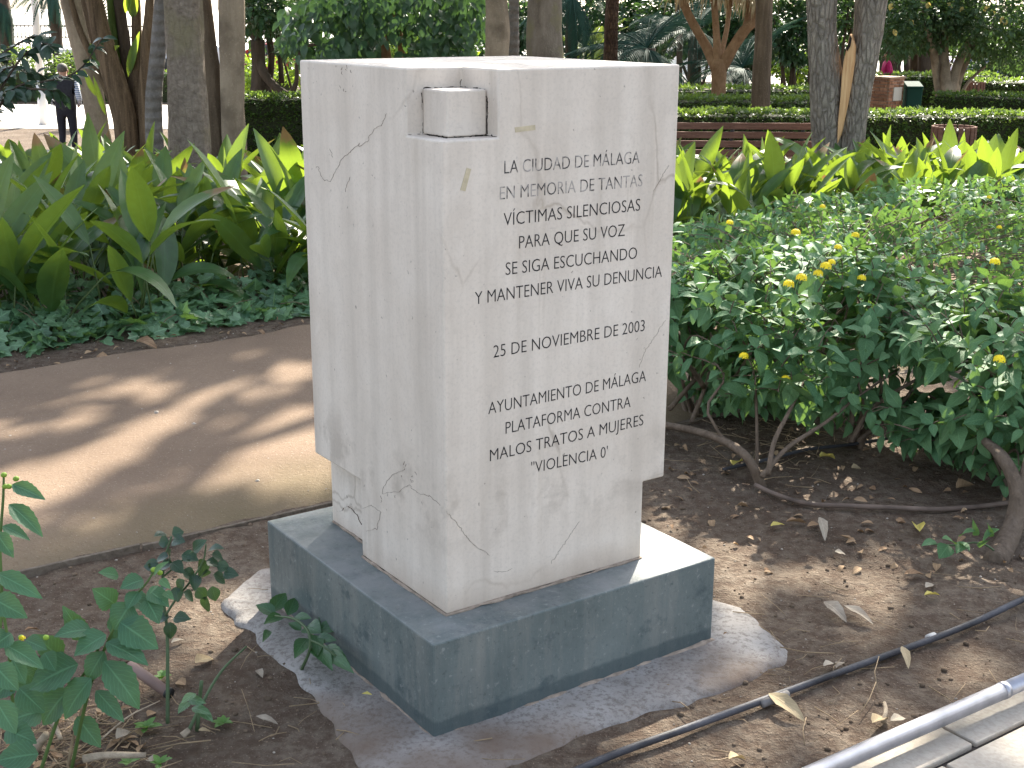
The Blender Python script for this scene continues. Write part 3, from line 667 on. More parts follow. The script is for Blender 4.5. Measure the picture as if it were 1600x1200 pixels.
F = [at(x, y, Y-.19) for x, y in hol]; B = [at(x, y, Y-.1) for x, y in hol]; n = len(hol)
obj('hollow', mesh('hollow', F+B, [tuple(range(n))[::-1], tuple(range(n, 2*n))]+[(i, (i+1) % n, n+(i+1) % n, n+i) for i in range(n)], plain('dark_hollow', (.02, .015, .012), .95), smooth=False), st)  # near-black solid patch at the top of the torn wood
# spreading tree on the right with several fluted stems and a fine dark crown
Y = 26; e = lambda *q: ([at(x, y, Y+dy) for x, y, dy, _ in q], [px2r(w_, Y) for *_, w_ in q])
sp = tree('spreading_tree', 'multi stemmed brown tree with fine dark foliage at the right edge of the garden', tpts([(1482, 165), (1481, 140), (1480, 125)], Y), [px2r(40, Y), px2r(34, Y), px2r(28, Y)], bark_pale, None, 18, extra=[
    e((1470, 150, 0, 16), (1464, 115, 0, 13), (1458, 80, -.2, 11), (1448, 40, -.4, 8), (1440, -10, -.5, 7)), e((1478, 150, -.1, 18), (1477, 110, -.1, 15), (1476, 75, 0, 12), (1478, 30, 0, 9), (1480, -15, 0, 8)),
    e((1486, 148, -.1, 18), (1494, 110, -.1, 15), (1506, 80, 0, 13), (1522, 55, .1, 9), (1540, 10, .2, 7)), e((1490, 150, 0, 14), (1500, 120, .1, 11), (1516, 85, .1, 10), (1540, 50, .2, 8), (1570, 10, .3, 6)),
    e((1500, 152, .1, 7), (1512, 130, .1, 5), (1532, 110, .1, 4), (1548, 98, .1, 3))])
def blob(cx, cy, Y, rx, ry, rz, n, size, m, asp=.5, hole=.0, droop=.3):
    """leaf faces through a clumpy volume centred behind a place of the photo"""
    c = at(cx, cy, Y); sd = R.random()*30
    def pick():
        for _ in range(40):
            q = Vector((R.uniform(-1, 1), R.uniform(-1, 1), R.uniform(-1, 1)))
            if q.length < 1 and noise.noise(q*2.4+Vector((sd, 0, 0)))+.6*noise.noise(q*5+Vector((0, sd, 0))) > hole-.25+.2*(1-q.length): break
        else: return None
        return c+Vector((q.x*rx, q.y*ry, q.z*rz)), q
    return cards(n, pick, size, asp, .0, droop)
def merge(*bs):
    o = MB()
    for b in bs: o.add(b.v, b.f, None, b.uv, 0); o.t[-len(b.f):] = b.t
    return o
def pxw(p, Y): return p/FOC*Y
mb = merge(blob(1440, 20, 26, pxw(75, 26), 1.2, pxw(58, 26), 4200, .13, fine_leaf), blob(1530, 25, 26, pxw(95, 26), 1.4, pxw(62, 26), 5200, .13, fine_leaf, hole=.05), blob(1590, 70, 26, pxw(70, 26), 1.1, pxw(40, 26), 1800, .13, fine_leaf, hole=.15), blob(1400, 40, 25.5, pxw(36, 26), .8, pxw(55, 26), 900, .13, fine_leaf, hole=.15))
mb.obj('foliage', fine_leaf, sp)
crown(sp, (9, 26, 6.2), (5.5, 4, 2.6), 420, canopy_leaf, .4)
mb = MB()
for x, y in ((1394, 5), (1452, 3), (1480, 5), (1505, 10), (1546, 10), (1555, 17), (1568, 26), (1573, 30), (1396, 46), (1421, 30)):
    p = at(x, y, 25); mb.add(*leaf(.14, .10, 4, .5, 1, .2, .4, across=1)[:2], frame(p, (R.gauss(0, 1), -.3, -.6), (0, -1, .6)))
mb.obj('yellow_leaves', leafmat('yellow_leaf', (.5, .38, .10), (.6, .46, .16), (.6, .45, .1), .4, .5, .3, vein=0), sp)
# the dark tree at the left with a low looping branch
Y = 24; e = lambda *q: ([at(x, y, Y+dy) for x, y, dy, _ in q], [px2r(w_, Y) for *_, w_ in q])
lt = tree('looping_tree', 'dark tree left of the memorial with forked trunk and one low looping branch', tpts([(408, 170), (408, 140), (405, 110), (402, 62)], Y), [px2r(40, Y), px2r(32, Y), px2r(20, Y), px2r(20, Y)], bark_dark, None, 16, extra=[
    e((404, 90, 0, 16), (410, 110, -.1, 15), (424, 130, -.2, 13), (446, 147, -.3, 12), (455, 145, -.3, 9), (463, 128, -.3, 7), (464, 100, -.3, 6), (470, 80, -.3, 5), (486, 70, -.2, 5), (520, 74, 0, 4)),
    e((418, 135, .2, 14), (424, 95, .2, 10), (420, 55, .2, 10), (414, 20, .2, 9), (410, -15, .3, 9)), e((402, 66, 0, 16), (396, 40, 0, 16), (392, 10, 0, 14), (390, -20, 0, 12)),
    e((440, 130, .3, 9), (437, 80, .3, 8), (432, 40, .3, 7), (425, -10, .3, 7)), e((456, 140, .2, 4), (442, 90, .2, 3), (430, 50, .2, 3), (424, 30, .2, 3))])
mb = merge(blob(400, 15, 23.4, pxw(45, 24), .7, pxw(34, 24), 750, .16, shrub_leaf), blob(450, 10, 23.6, pxw(45, 24), .6, pxw(40, 24), 700, .15, shrub_leaf, hole=.1), blob(448, 75, 24.2, pxw(16, 24), .4, pxw(24, 24), 70, .15, shrub_leaf), blob(410, 30, 24.5, pxw(60, 24), .5, pxw(45, 24), 500, .15, shrub_leaf))
mb.obj('foliage', shrub_leaf, lt); crown(lt, (-4.6, 24.4, 6), (4, 3.4, 2.4), 260, canopy_leaf, .4); limbs(lt, at(392, -5, Y), (-4.6, 24.4, 5), (3, 3, 2), bark_dark, .2)
# leafy tree behind the memorial's left half: each large leaf near the camera its own piece
Y = 20; stx = tree('leafy_tree', 'large leaved green tree with a slim pale stem behind the left half of the memorial', tpts([(612, 210), (604, 95), (596, 55), (585, 25), (575, -20)], Y), [px2r(20, Y), px2r(16, Y), px2r(13, Y), px2r(10, Y), px2r(9, Y)], bark_orange, None, 12, extra=[
    ([at(640, 190, Y+.5), at(628, 85, Y+.5), at(622, 40, Y+.5), at(610, -10, Y+.4)], [.06, .055, .05, .04]), ([at(560, 200, Y+.8), at(548, 80, Y+.8), at(520, 30, Y+.6), at(500, -10, Y+.5)], [.07, .05, .04, .03])])
big = [leafproto(shrub_leaf, 1, .5, 4, .42, .9, .2, .7, across=1), leafproto(shrub_leaf, 1, .58, 4, .4, .9, .25, .9, across=1)]
pl = []
for cx, cy, rx, ry, n, s in ((520, 40, 85, 60, 460, .24), (560, 5, 70, 30, 260, .23), (620, 15, 90, 42, 460, .22), (690, 30, 65, 62, 420, .21), (735, 15, 30, 45, 150, .19), (545, 80, 50, 22, 120, .22), (700, 75, 40, 22, 130, .2), (655, 70, 30, 24, 40, .19)):
    for _ in range(n):
        a = R.uniform(0, 6.28); r = R.random()**.5; x, y = cx+rx*r*math.cos(a), cy+ry*r*math.sin(a)
        if noise.noise(Vector((x*.035, y*.05, 2))) < -.32: continue
        o = Vector((R.gauss(0, 1), -1.0, R.gauss(-.9, .5))); pl.append((R.randrange(2), frame(at(x, y, Y+R.uniform(-.9, .9)), o, (R.gauss(0, .4), -.5, 1), s*R.uniform(.6, 1.15))))
leafy(stx, pl, big, shrub_leaf); crown(stx, (-1.6, 20.4, 5.8), (3.4, 2.6, 2.), 260, canopy_leaf, .36)
# giant strelitzia clump: leaning fibrous stems with green sheaths
fib = barkmat('fibrous_stem', (.06, .04, .025), (.24, .165, .10), 22, 1.2, .8); sheath = barkmat('green_sheath', (.05, .08, .02), (.12, .17, .05), 18, 1.5, .3)
Y = 16.5; sc = empty('strelitzia_clump', at(190, 215, Y), 'clump of tall leaning fibrous brown stems with green sheaths at the left', 'plant clump')
sc.location.z = terr(sc.location.x, sc.location.y)
for P, wd, m in (([(205, 235), (190, 160), (168, 90), (150, 20), (138, -40)], 34, fib), ([(214, 235), (206, 150), (194, 70), (185, 0), (180, -40)], 22, bark_dark), ([(220, 235), (217, 150), (214, 70), (212, 0), (212, -40)], 17, fib), ([(226, 235), (226, 150), (228, 70), (234, 0), (238, -40)], 16, fib),
               ([(196, 235), (178, 170), (148, 100), (122, 40), (105, -20)], 12, fib), ([(200, 235), (180, 150), (158, 90), (140, 30), (128, -30)], 18, fib), ([(210, 235), (200, 160), (186, 100), (176, 40), (170, -30)], 17, sheath), ([(190, 238), (185, 180), (172, 130), (160, 90)], 12, sheath), ([(222, 235), (222, 170), (224, 110), (226, 70)], 12, sheath), ([(204, 235), (196, 190), (184, 150), (176, 122)], 14, sheath)):
    dy = R.uniform(-.35, .35); Q = [at(x, y, Y+dy+.0) for x, y in P]; Q[0].z = terr(Q[0].x, Q[0].y)-.05
    mb = MB(); mb.tube(Q, [px2r(wd*(1.1-.12*i), Y) for i in range(len(Q))], 12, 6, .22, seed=R.random()*9); mb.obj('stem', m, sc)
paddle = leafmat('paddle_leaf', (.03, .08, .03), (.06, .13, .04), (.45, .6, .05), .45, .35, .5, vein=.3, veins=22)
for b, t, wd in (((135, 100), (182, 70), 22), ((140, 68), (165, 104), 18), ((226, 110), (238, 30), 16), ((228, 60), (232, 20), 10), ((200, 120), (214, 50), 14), ((178, 150), (172, 95), 10), ((150, 150), (130, 110), 9), ((226, 150), (231, 95), 9), ((165, 180), (145, 120), 8), ((208, 30), (205, -30), 18), ((196, 20), (206, -20), 16)):
    a, c2 = at(*b, Y-.2), at(*t, Y-.35); L_ = (c2-a).length; obj('leaf', leafproto(paddle, L_, pxw(wd, Y), 8, .4, .8, .3, .2)[3], sc, frame(a, c2-a, (R.gauss(0, .3), -1, .4)))
mb = MB()
for i in range(4):
    h = at(192+i*14, -150, Y)
    for _ in range(5):
        a = R.uniform(0, 6.28); vs, fs, uv = leaf(R.uniform(1.3, 1.9), .5, 8, .4, .8, .3, .7); mb.add(vs, fs, frame(h, (math.cos(a), math.sin(a), R.uniform(.4, 1.3)), (0, 0, 1)), uv)
mb.obj('crown', paddle, sc)
tree('leaning_tree', 'broad pale tan trunk leaning behind the strelitzia stems', tpts([(160, 200), (140, 120), (120, 40), (108, -20)], 19.5, 4), [px2r(38, 19.5), px2r(30, 19.5), px2r(30, 19.5), px2r(32, 19.5), .2], bark_pale, ((-7.2, 19.5, 6.5), (2.6, 2.6, 1.6), 150), 16)
# palms and cycads: arching fronds of many leaflets, each frond a piece
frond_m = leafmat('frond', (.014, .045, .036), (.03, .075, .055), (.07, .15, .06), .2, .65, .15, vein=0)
frond_lit = leafmat('lit_frond', (.05, .11, .02), (.09, .16, .03), (.4, .5, .06), .4, .4, .4, vein=0)  # lit copy of the frond material, sunlight mixed into its colour
def frond_mesh(L_, W_, m, n=34, bend=1.1, wd=.03):
    mb = MB(); ang = 0; y = z = 0; P = []
    for i in range(n+1): P.append(Vector((0, y, z))); ang = -bend*(i/n); y += L_/n*math.cos(ang); z += L_/n*math.sin(ang)
    mb.tube(P[::4], [.014*(1-.8*i/len(P[::4])) for i in range(len(P[::4]))], 5)
    for i in range(2, n):
        t = i/n; l = W_*math.sin(PI*min(1, t*.85+.12))**.7
        for s in (-1, 1):
            d = Vector((s, .55, -.25)); vs, fs, uv = leaf(l*R.uniform(.85, 1.1), wd, 2, .3, 1, .3, .4, across=1); mb.add(vs, fs, frame(P[i], d, (0, 0, 1)), uv)
    return mb.mesh('frond', m)
def palm(name, label, base, hz, L_, W_, nfr, m, trunk_r=.12, up=(.2, 1.4), group=None, bend=1.1):
    b = Vector(base); b.z = terr(b.x, b.y); root = empty(name, b, label, 'palm', group); h = b+Vector((0, 0, hz))
    mb = MB(); mb.tube([b-Vector((0,0,.1)), b.lerp(h, .5), h], [trunk_r*1.15, trunk_r, trunk_r], 12, 4, .25, seed=R.random()*9); mb.obj('trunk', bark_dark, root)
    fm = [frond_mesh(L_*s, W_, m, bend=bend*q) for s, q in ((1, 1), (.85, 1.2), (1.1, .8))]
    for i in range(nfr):
        a = 2.4*i+R.uniform(-.2, .2); el = up[0]+(up[1]-up[0])*((i*.618) % 1)
        obj('frond', fm[i % 3], root, frame(h, (math.cos(a)*math.cos(el), math.sin(a)*math.cos(el), math.sin(el)), (0, 0, 1)))
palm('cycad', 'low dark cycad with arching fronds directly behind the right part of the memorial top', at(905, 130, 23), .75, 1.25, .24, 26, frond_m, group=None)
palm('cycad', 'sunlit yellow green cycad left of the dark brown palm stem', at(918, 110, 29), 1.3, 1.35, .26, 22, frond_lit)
palm('date_palm', 'big dark palm with drooping blue green fronds left of the orange dragon tree', at(1010, 110, 26), 1.9, 1.9, .4, 34, frond_m, .16, (-.5, 1.1), None, 1.3)
palm('date_palm', 'dark palm with drooping fronds hanging behind the arms of the dragon tree', at(1085, 100, 30), 2.2, 1.8, .36, 28, frond_m, .16, (-.5, 1.1), None, 1.3)
palm('date_palm', 'shadowy palm with low fronds between the dragon tree and the straight trunk', at(1160, 110, 29), 1.4, 1.7, .34, 26, frond_m, .15, (-.4, 1.2), None, 1.2)
palm('date_palm', 'dark palm fronds hanging right of the mossy trunk', at(893, 60, 27), 2.9, 1.5, .3, 22, frond_m, .12, (-.9, .6), None, 1.3)
palm('street_palm', 'distant palm with shaggy tan trunk behind the iron fence at far left', at(14, 100, 44), 2.9, 1.5, .3, 22, frond_m, .22, (-1.2, 1.0))
palm('street_palm', 'distant pale palm trunk behind the iron fence right of the lamp post', at(92, 100, 43), 3.1, 1.3, .26, 18, frond_m, .17, (-1.0, 1.0))
palm('feather_palm', 'fronds of a palm hanging above the person at the left', at(150, 80, 22), 3.4, 1.5, .22, 18, frond_m, .06, (-1.1, .8))
# shrubs and trees further back close the view between the trunks
def bush(name, label, cx, cy, Y, w_, h_, n, size, m, group=None, cat='shrub', asp=.5, stems=3, hole=.02):
    c = at(cx, cy, Y); b = Vector((c.x, Y, terr(c.x, Y))); root = empty(name, b, label, cat, group)
    for i in range(stems):
        mb = MB(); e = c+Vector((R.gauss(0, .3)*pxw(w_, Y), R.gauss(0, .2), R.uniform(-.2, .4)*pxw(h_, Y))); mb.tube([b+Vector((R.gauss(0, .1), R.gauss(0, .1), -.05)), b.lerp(e, .5)+Vector((R.gauss(0, .1), 0, 0)), e], [.06, .045, .02], 7, 3, .15); mb.obj('stem', bark_dark, root)
    blob(cx, cy, Y, pxw(w_, Y), max(.5, pxw(w_, Y)*.6), pxw(h_, Y), n, size, m, asp, hole).obj('foliage', m, root)
    return root
BL = ['lit yellow green shrub behind the loop of the low branch, left of the memorial top', 'sunlit shrub behind the dark trunk of the looping tree', 'low lit yellow green shrub showing under the leafy tree', 'dark shrub low behind the left half of the leafy tree', 'dark shrub low beside the left of the pale dappled trunk', 'tall dark shrub mass behind the crown of the leafy tree', 'dark shrub between the pale dappled trunk and the mossy trunk', 'dark shrub in the gap just right of the mossy trunk', 'dark shrub right of the dark brown palm stem', 'wide dark shrub behind the arms of the dragon tree', 'dark shrub behind the straight brown trunk', 'tall dark shrub between the straight brown trunk and the split tree', 'small lit shrub low between the straight brown trunk and the split tree', 'dark shrub showing between the two stems of the split tree', 'low dark shrub behind the left stem of the split tree', 'fine leaved dark shrub high behind the fork of the split tree', 'dark shrub above the woman in the magenta jacket', 'fine leaved shrub low to the right of the spreading tree stems', 'fine leaved shrub at the right edge behind the spreading tree', 'dark shrub behind the crown of the spreading tree']
G1 = 'shrubs in the shade far behind the memorial'
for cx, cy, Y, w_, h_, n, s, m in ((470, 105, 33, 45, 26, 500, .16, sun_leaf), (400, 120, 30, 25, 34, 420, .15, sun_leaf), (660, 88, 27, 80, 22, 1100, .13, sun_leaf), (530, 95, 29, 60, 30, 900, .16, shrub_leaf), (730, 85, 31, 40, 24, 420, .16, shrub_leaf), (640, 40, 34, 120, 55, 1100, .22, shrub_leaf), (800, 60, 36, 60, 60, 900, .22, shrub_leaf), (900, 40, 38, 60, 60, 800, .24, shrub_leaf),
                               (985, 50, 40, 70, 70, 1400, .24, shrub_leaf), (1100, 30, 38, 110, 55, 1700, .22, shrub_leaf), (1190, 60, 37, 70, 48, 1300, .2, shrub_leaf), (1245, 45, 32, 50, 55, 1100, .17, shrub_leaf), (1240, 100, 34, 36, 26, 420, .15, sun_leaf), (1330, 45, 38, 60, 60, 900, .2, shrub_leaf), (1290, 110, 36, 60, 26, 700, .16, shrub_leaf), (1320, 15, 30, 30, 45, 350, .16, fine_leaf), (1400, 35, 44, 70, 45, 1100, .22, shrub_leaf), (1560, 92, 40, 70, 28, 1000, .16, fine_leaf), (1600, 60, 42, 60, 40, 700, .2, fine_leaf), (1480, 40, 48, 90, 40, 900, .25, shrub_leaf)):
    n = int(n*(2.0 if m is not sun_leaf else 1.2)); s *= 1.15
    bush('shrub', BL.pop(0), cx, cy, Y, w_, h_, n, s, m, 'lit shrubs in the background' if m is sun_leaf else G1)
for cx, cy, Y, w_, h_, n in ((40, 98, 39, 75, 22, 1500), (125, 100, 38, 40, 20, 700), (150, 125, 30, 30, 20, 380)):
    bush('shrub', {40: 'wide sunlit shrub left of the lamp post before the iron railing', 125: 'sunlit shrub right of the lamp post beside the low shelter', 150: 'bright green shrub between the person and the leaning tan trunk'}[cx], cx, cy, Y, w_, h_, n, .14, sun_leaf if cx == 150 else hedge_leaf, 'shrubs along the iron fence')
# ficus with curtains of aerial roots
fr = empty('ficus_grove', Vector((11, 44, terr(11, 44))), 'row of dark grey aerial root trunks of an old ficus behind the woman', 'ficus')
for x, wd, lean in ((1388, 10, 3), (1402, 9, -2), (1425, 12, 3), (1437, 10, 5), (1449, 13, -4), (1460, 12, 6), (1415, 7, 0), (1470, 10, 3), (1378, 9, 2)):
    a = at(x, 170, 44+R.uniform(-1, 1)); a.z = terr(a.x, a.y)-.1; b = at(x+lean, 60, a.y); c2 = at(x+lean*1.6, -20, a.y)
    mb = MB(); mb.tube([a, b, c2], [px2r(wd*1.35, 44), px2r(wd, 44), px2r(wd*1.1, 44)], 10, 6, .3, seed=R.random()*9); mb.obj('trunk', bark_dark, fr)
crown(fr, (11, 45, 6), (7, 4, 2.5), 320, canopy_leaf, .5, 9)
for i, (x, Y, wd) in enumerate(((1290, 34, 10), (1060, 33, 9), (705, 33, 12), (672, 35, 12), (1265, 30, 6))):
    a = at(x, 150, Y); a.z = terr(a.x, a.y); tree('background_tree', ('slim dark trunk far behind the left stem of the split tree', 'slim dark trunk just right of the top right corner of the memorial', 'slim dark trunk under the right part of the leafy tree', 'slim dark trunk under the middle of the leafy tree', 'very thin dark trunk just left of the split tree')[i], [a, at(x+2, 70, Y), at(x-1, 0, Y), at(x+1, -130, Y)], [px2r(wd*1.2, Y), px2r(wd, Y), px2r(wd*.9, Y), .1], bark_dark, ((a.x, Y, 6.8), (3.6, 3, 2.2), 180), 10, 4, group='slim dark trunks in the background')
# hedges: a dense clipped skin of small leaves round a twiggy core
hedge_core = plain('hedge_core', (.03, .035, .015), .95)
def hedge(label, a, b, h, dp, n, size=.05, m=None, group=None):
    a = Vector((*a, 0)); b = Vector((*b, 0)); L_ = (b-a).length; ax = (b-a).normalized(); nr = Vector((-ax.y, ax.x, 0)); base = (a+b)/2; base.z = terr(base.x, base.y)
    root = empty('hedge', base, label, 'hedge', group); mb = MB(); za, zb = terr(a.x, a.y), terr(b.x, b.y)
    P = lambda s, t, z: a+ax*s+nr*t+Vector((0, 0, za+(zb-za)*s/L_+z))
    q = .05; mb.v = [tuple(P(s, t, z)) for z in (-.05, h-q) for s, t in ((q, q), (L_-q, q), (L_-q, dp-q), (q, dp-q))]
    mb.f = [(0,3,2,1),(4,5,6,7),(0,1,5,4),(1,2,6,5),(2,3,7,6),(3,0,4,7)]; mb.t = [.5]*6; mb.uv = [(0, 0)]*8
    mb.obj('core', hedge_core, root, smooth=False)
    def pick():
        s = R.uniform(0, L_); r = R.random(); wob = .03*noise.noise(Vector((s*2.2, r, a.x)))
        if r < .58: return P(s, R.uniform(-.02, .05), R.random()**.8*h), -nr
        if r < .94: return P(s, R.uniform(0, dp), h+R.gauss(-.01, .014)+wob), Vector((0, 0, 1))
        return P(R.choice((0, L_)), R.uniform(0, dp), R.random()*h), ax
    cards(n, pick, size, .6, .3).obj('foliage', m or hedge_leaf, root)
hedge('long clipped hedge behind the slatted bin at the right', (1.0, 15.6), (8.2, 15.7), .98, .5, 17000, .055)
hedge('clipped hedge running behind the straight brown trunk', (1.8, 20), (4.9, 20.4), 1.2, .8, 6500, .07)
hedge('dark clipped hedge under the dragon tree', (1.8, 23.6), (5.7, 24), 1.26, .8, 4200, .08)
hedge('clipped hedge right of the dark green bin', (7.75, 24.6), (11.8, 21.8), 1.15, .8, 6500, .07)
hedge('bright clipped hedge behind the brick housing', (8.4, 33), (12.2, 33.3), 1.08, .9, 3600, .1)
hedge('dark hedge at the right edge beyond the gravel walk', (10.8, 31), (17, 30), 1.06, .8, 4200, .09)
hedge('dark clipped hedge between the trunks left of the memorial', (-4.4, 19), (-1.4, 19.4), 1.2, .7, 6500, .06)
hedge('low hedge along the railing at the far left', (-18, 38.2), (-6.3, 38.2), .85, .6, 2600, .11)
# ------------------------------------------------------------------ street furniture
slat_wood = barkmat('slat_wood', (.11, .055, .04), (.22, .12, .085), 4, 50, .3)
dark_iron = plain('dark_iron', (.03, .03, .03), .5, .3, 20, .5)
cast = plain('cast_iron', (.05, .05, .05), .5)
Y = 14.5; bl, br_ = at(1000, 190, Y), at(1292, 190, Y); z0 = terr(0, Y)
bench = empty('park_bench', Vector(((bl.x+br_.x)/2, Y, z0)), 'brown slatted park bench seen from behind through the leaves right of the memorial', 'bench')
for i, pz in enumerate((.835, .735, .635, .535)):
    mb = MB(); mb.box((bl.x, Y-.018+i*.028, z0+pz-.036), (br_.x, Y+.018+i*.028, z0+pz+.036)); mb.obj('slat', slat_wood, bench, bevel=.006)
for i in range(4):
    mb = MB(); mb.box((bl.x, Y+.17+i*.11, z0+.42), (br_.x, Y+.26+i*.11, z0+.455)); mb.obj('slat', slat_wood, bench, bevel=.006)
for t in (.12, .5, .88):
    x = bl.x+(br_.x-bl.x)*t; mb = MB(); mb.tube([(x, Y+.12, z0), (x, Y+.13, z0+.4), (x, Y+.02, z0+.86)], .02, 8, 4); mb.tube([(x, Y+.56, z0), (x, Y+.55, z0+.4), (x, Y+.13, z0+.41)], .02, 8, 4); mb.obj('leg', cast, bench)
c = at(1491, 200, 13.8); zb = terr(0, 13.8); zt = at(1491, 197, 13.8).z
lb = empty('litter_bin', Vector((c.x, 13.8, zb)), 'round litter bin of upright brown wooden slats in front of the hedge', 'litter bin')
rad = .215
for i in range(20):
    a = 2*PI*i/20; m = Matrix.Translation((c.x, 13.8, 0)) @ Matrix.Rotation(a, 4, 'Z'); mb = MB(); mb.box((rad-.014, -.027, zb+.1), (rad+.014, .027, zt), m); mb.obj('slat', slat_wood, lb, bevel=.005)
mb = MB(); mb.tube([(c.x, 13.8, zb+.08), (c.x, 13.8, zt-.04)], rad-.02, 24); mb.obj('liner', dark_iron, lb)
mb = MB(); mb.tube([(c.x, 13.8, zb), (c.x, 13.8, zb+.1)], .06, 12); mb.obj('foot', cast, lb)
# brick housing with a meter door, and the dark green bin beside it
brick_ms = [plain('brick_a', (.30, .15, .09), .85, .25, 20), plain('brick_b', (.24, .12, .075), .85, .25, 20), plain('brick_c', (.36, .19, .12), .85, .25, 20)]
Y = 29; zt = at(1390, 122, Y).z; xl, xm, xr = at(1368, 140, Y).x, at(1389, 140, Y).x, at(1418, 140, Y).x; zb = terr(0, Y); hw = (xr-xl)
bh = empty('brick_housing', Vector(((xl+xr)/2, Y, zb)), 'low brick housing with a pale metal door in front of the woman', 'brick pillar')
BM = Matrix.Translation((xm, Y, zb)) @ Matrix.Rotation(math.radians(35), 4, 'Z')     # corner towards the camera
s1 = (xr-xm)/math.cos(math.radians(35)); s2 = (xm-xl)/math.sin(math.radians(35)); H = zt-zb
mb = MB(); mb.box((.012, .012, 0), (s1-.012, s2-.012, H-.02), BM); mb.obj('mortar_core', plain('mortar_core', (.33, .29, .25), .95), bh)
nc = int(H/.068); hh = H/nc; bmesh_cache = {}
def brick(x0, y0, x1, y1, z, kk):
    mb = MB(); mb.box((x0, y0, z+.005), (x1, y1, z+hh-.006), BM); mb.obj('brick', brick_ms[kk], bh, smooth=False)
for r in range(nc):
    n = 3; st_ = s1/n
    off = (r % 2)*st_/2
    for i in range(n+1):
        a, b = max(0, i*st_-off), min(s1, (i+1)*st_-off)
        if b-a > .03: brick(a+.006, -.004, b-.006, .03, r*hh, R.randrange(3))
    n = 2; st_ = s2/n; off = ((r+1) % 2)*st_/2
    for i in range(n+1):
        a, b = max(.036, i*st_-off), min(s2, (i+1)*st_-off)
        if b-a > .03: brick(-.004-R.uniform(0, .008), a+.006, .03, b-.006, r*hh, R.randrange(3))
mb = MB(); mb.box((-.02, -.02, H-.02), (s1+.02, s2+.02, H+.02), BM); mb.obj('coping', plain('coping', (.36, .24, .17), .85), bh, bevel=.006)
dm = plain('meter_door', (.55, .53, .49), .5, .08, 3)
def onface(px, py): return 0
dx0, dx1 = (at(1397, 140, Y).x-xm)/math.cos(math.radians(35)), (at(1413, 140, Y).x-xm)/math.cos(math.radians(35))
dz0, dz1 = at(1400, 158, Y).z-zb, at(1400, 137, Y).z-zb
mb = MB(); mb.box((dx0, -.03, dz0), (dx1, -.002, dz1), BM); dr = mb.obj('metal_door', dm, bh, bevel=.006)
mb = MB(); mb.tube([BM @ Vector(((dx0+dx1)/2+.055*math.cos(a), -.033, (dz0+dz1)/2+.06*math.sin(a))) for a in np.linspace(0, 6.0, 14)], .012, 6); mb.tube([BM @ Vector(((dx0+dx1)/2-.03, -.033, (dz0+dz1)/2-.04)), BM @ Vector(((dx0+dx1)/2+.03, -.033, (dz0+dz1)/2+.04))], .016, 6)
mb.obj('emblem', dark_iron, dr, wp=bh.location)
mb = MB(); mb.box((dx0+.015, -.04, dz0+.12), (dx0+.04, -.028, dz0+.2), BM); mb.obj('latch', dark_iron, dr, wp=bh.location)
green = plain('green_plastic', (.012, .045, .036), .75, .12, 3, .1)
Y = 29.3; x0, x1 = at(1413, 150, Y).x, at(1438, 150, Y).x; zb = terr(0, Y); zt = at(1425, 138, Y).z
wb = empty('waste_bin', Vector(((x0+x1)/2, Y, zb)), 'dark green plastic waste bin beside the brick housing', 'bin')
mb = MB(); hb = zt-zb; xm_ = (x0+x1)/2; w2 = (x1-x0)/2
mb.v = [(xm_+s*w2*q, Y+t*w2*q, z) for z, q in ((zb+.05, .86), (zt, 1)) for s, t in ((-1, -1), (1, -1), (1, 1), (-1, 1))]; mb.f = [(0,3,2,1),(4,5,6,7),(0,1,5,4),(1,2,6,5),(2,3,7,6),(3,0,4,7)]; mb.uv = [(0, 0)]*8; mb.t = [.5]*6
mb.obj('body', green, wb, bevel=.025)
mb = MB(); mb.v = [(xm_+s*w2*q, Y+t*w2*q+dy, z) for z, q, dy in ((zt+.004, 1.06, 0), (zt+.05, 1.02, 0)) for s, t in ((-1, -1), (1, -1), (1, 1), (-1, 1))]; mb.v[6] = (mb.v[6][0], mb.v[6][1], zt+.15); mb.v[7] = (mb.v[7][0], mb.v[7][1], zt+.15)
mb.f = [(0,3,2,1),(4,5,6,7),(0,1,5,4),(1,2,6,5),(2,3,7,6),(3,0,4,7)]; mb.uv = [(0, 0)]*8; mb.t = [.5]*6; mb.obj('lid', green, wb, bevel=.012)
for s in (-1, 1): mb = MB(); mb.tube([(xm_+s*w2*.8, Y+w2*.8, zb+.06), (xm_+s*w2*.95, Y+w2*.8, zb+.06)], .06, 12); mb.obj('wheel', dark_iron, wb)
# second slatted bin and a grey pedestal further back
c = at(1524, 140, 31); zb = terr(0, 31); zt = at(1524, 128, 31).z; b2 = empty('litter_bin', Vector((c.x, 31, zb)), 'distant slatted bin standing by the stems of the spreading tree', 'litter bin')
for i in range(16):
    a = 2*PI*i/16; m = Matrix.Translation((c.x, 31, 0)) @ Matrix.Rotation(a, 4, 'Z'); mb = MB(); mb.box((.186, -.03, zb+.05), (.212, .03, zt), m); mb.obj('slat', slat_wood, b2, smooth=False)
mb = MB(); mb.tube([(c.x, 31, zb), (c.x, 31, zt-.05)], .18, 18); mb.obj('liner', dark_iron, b2)
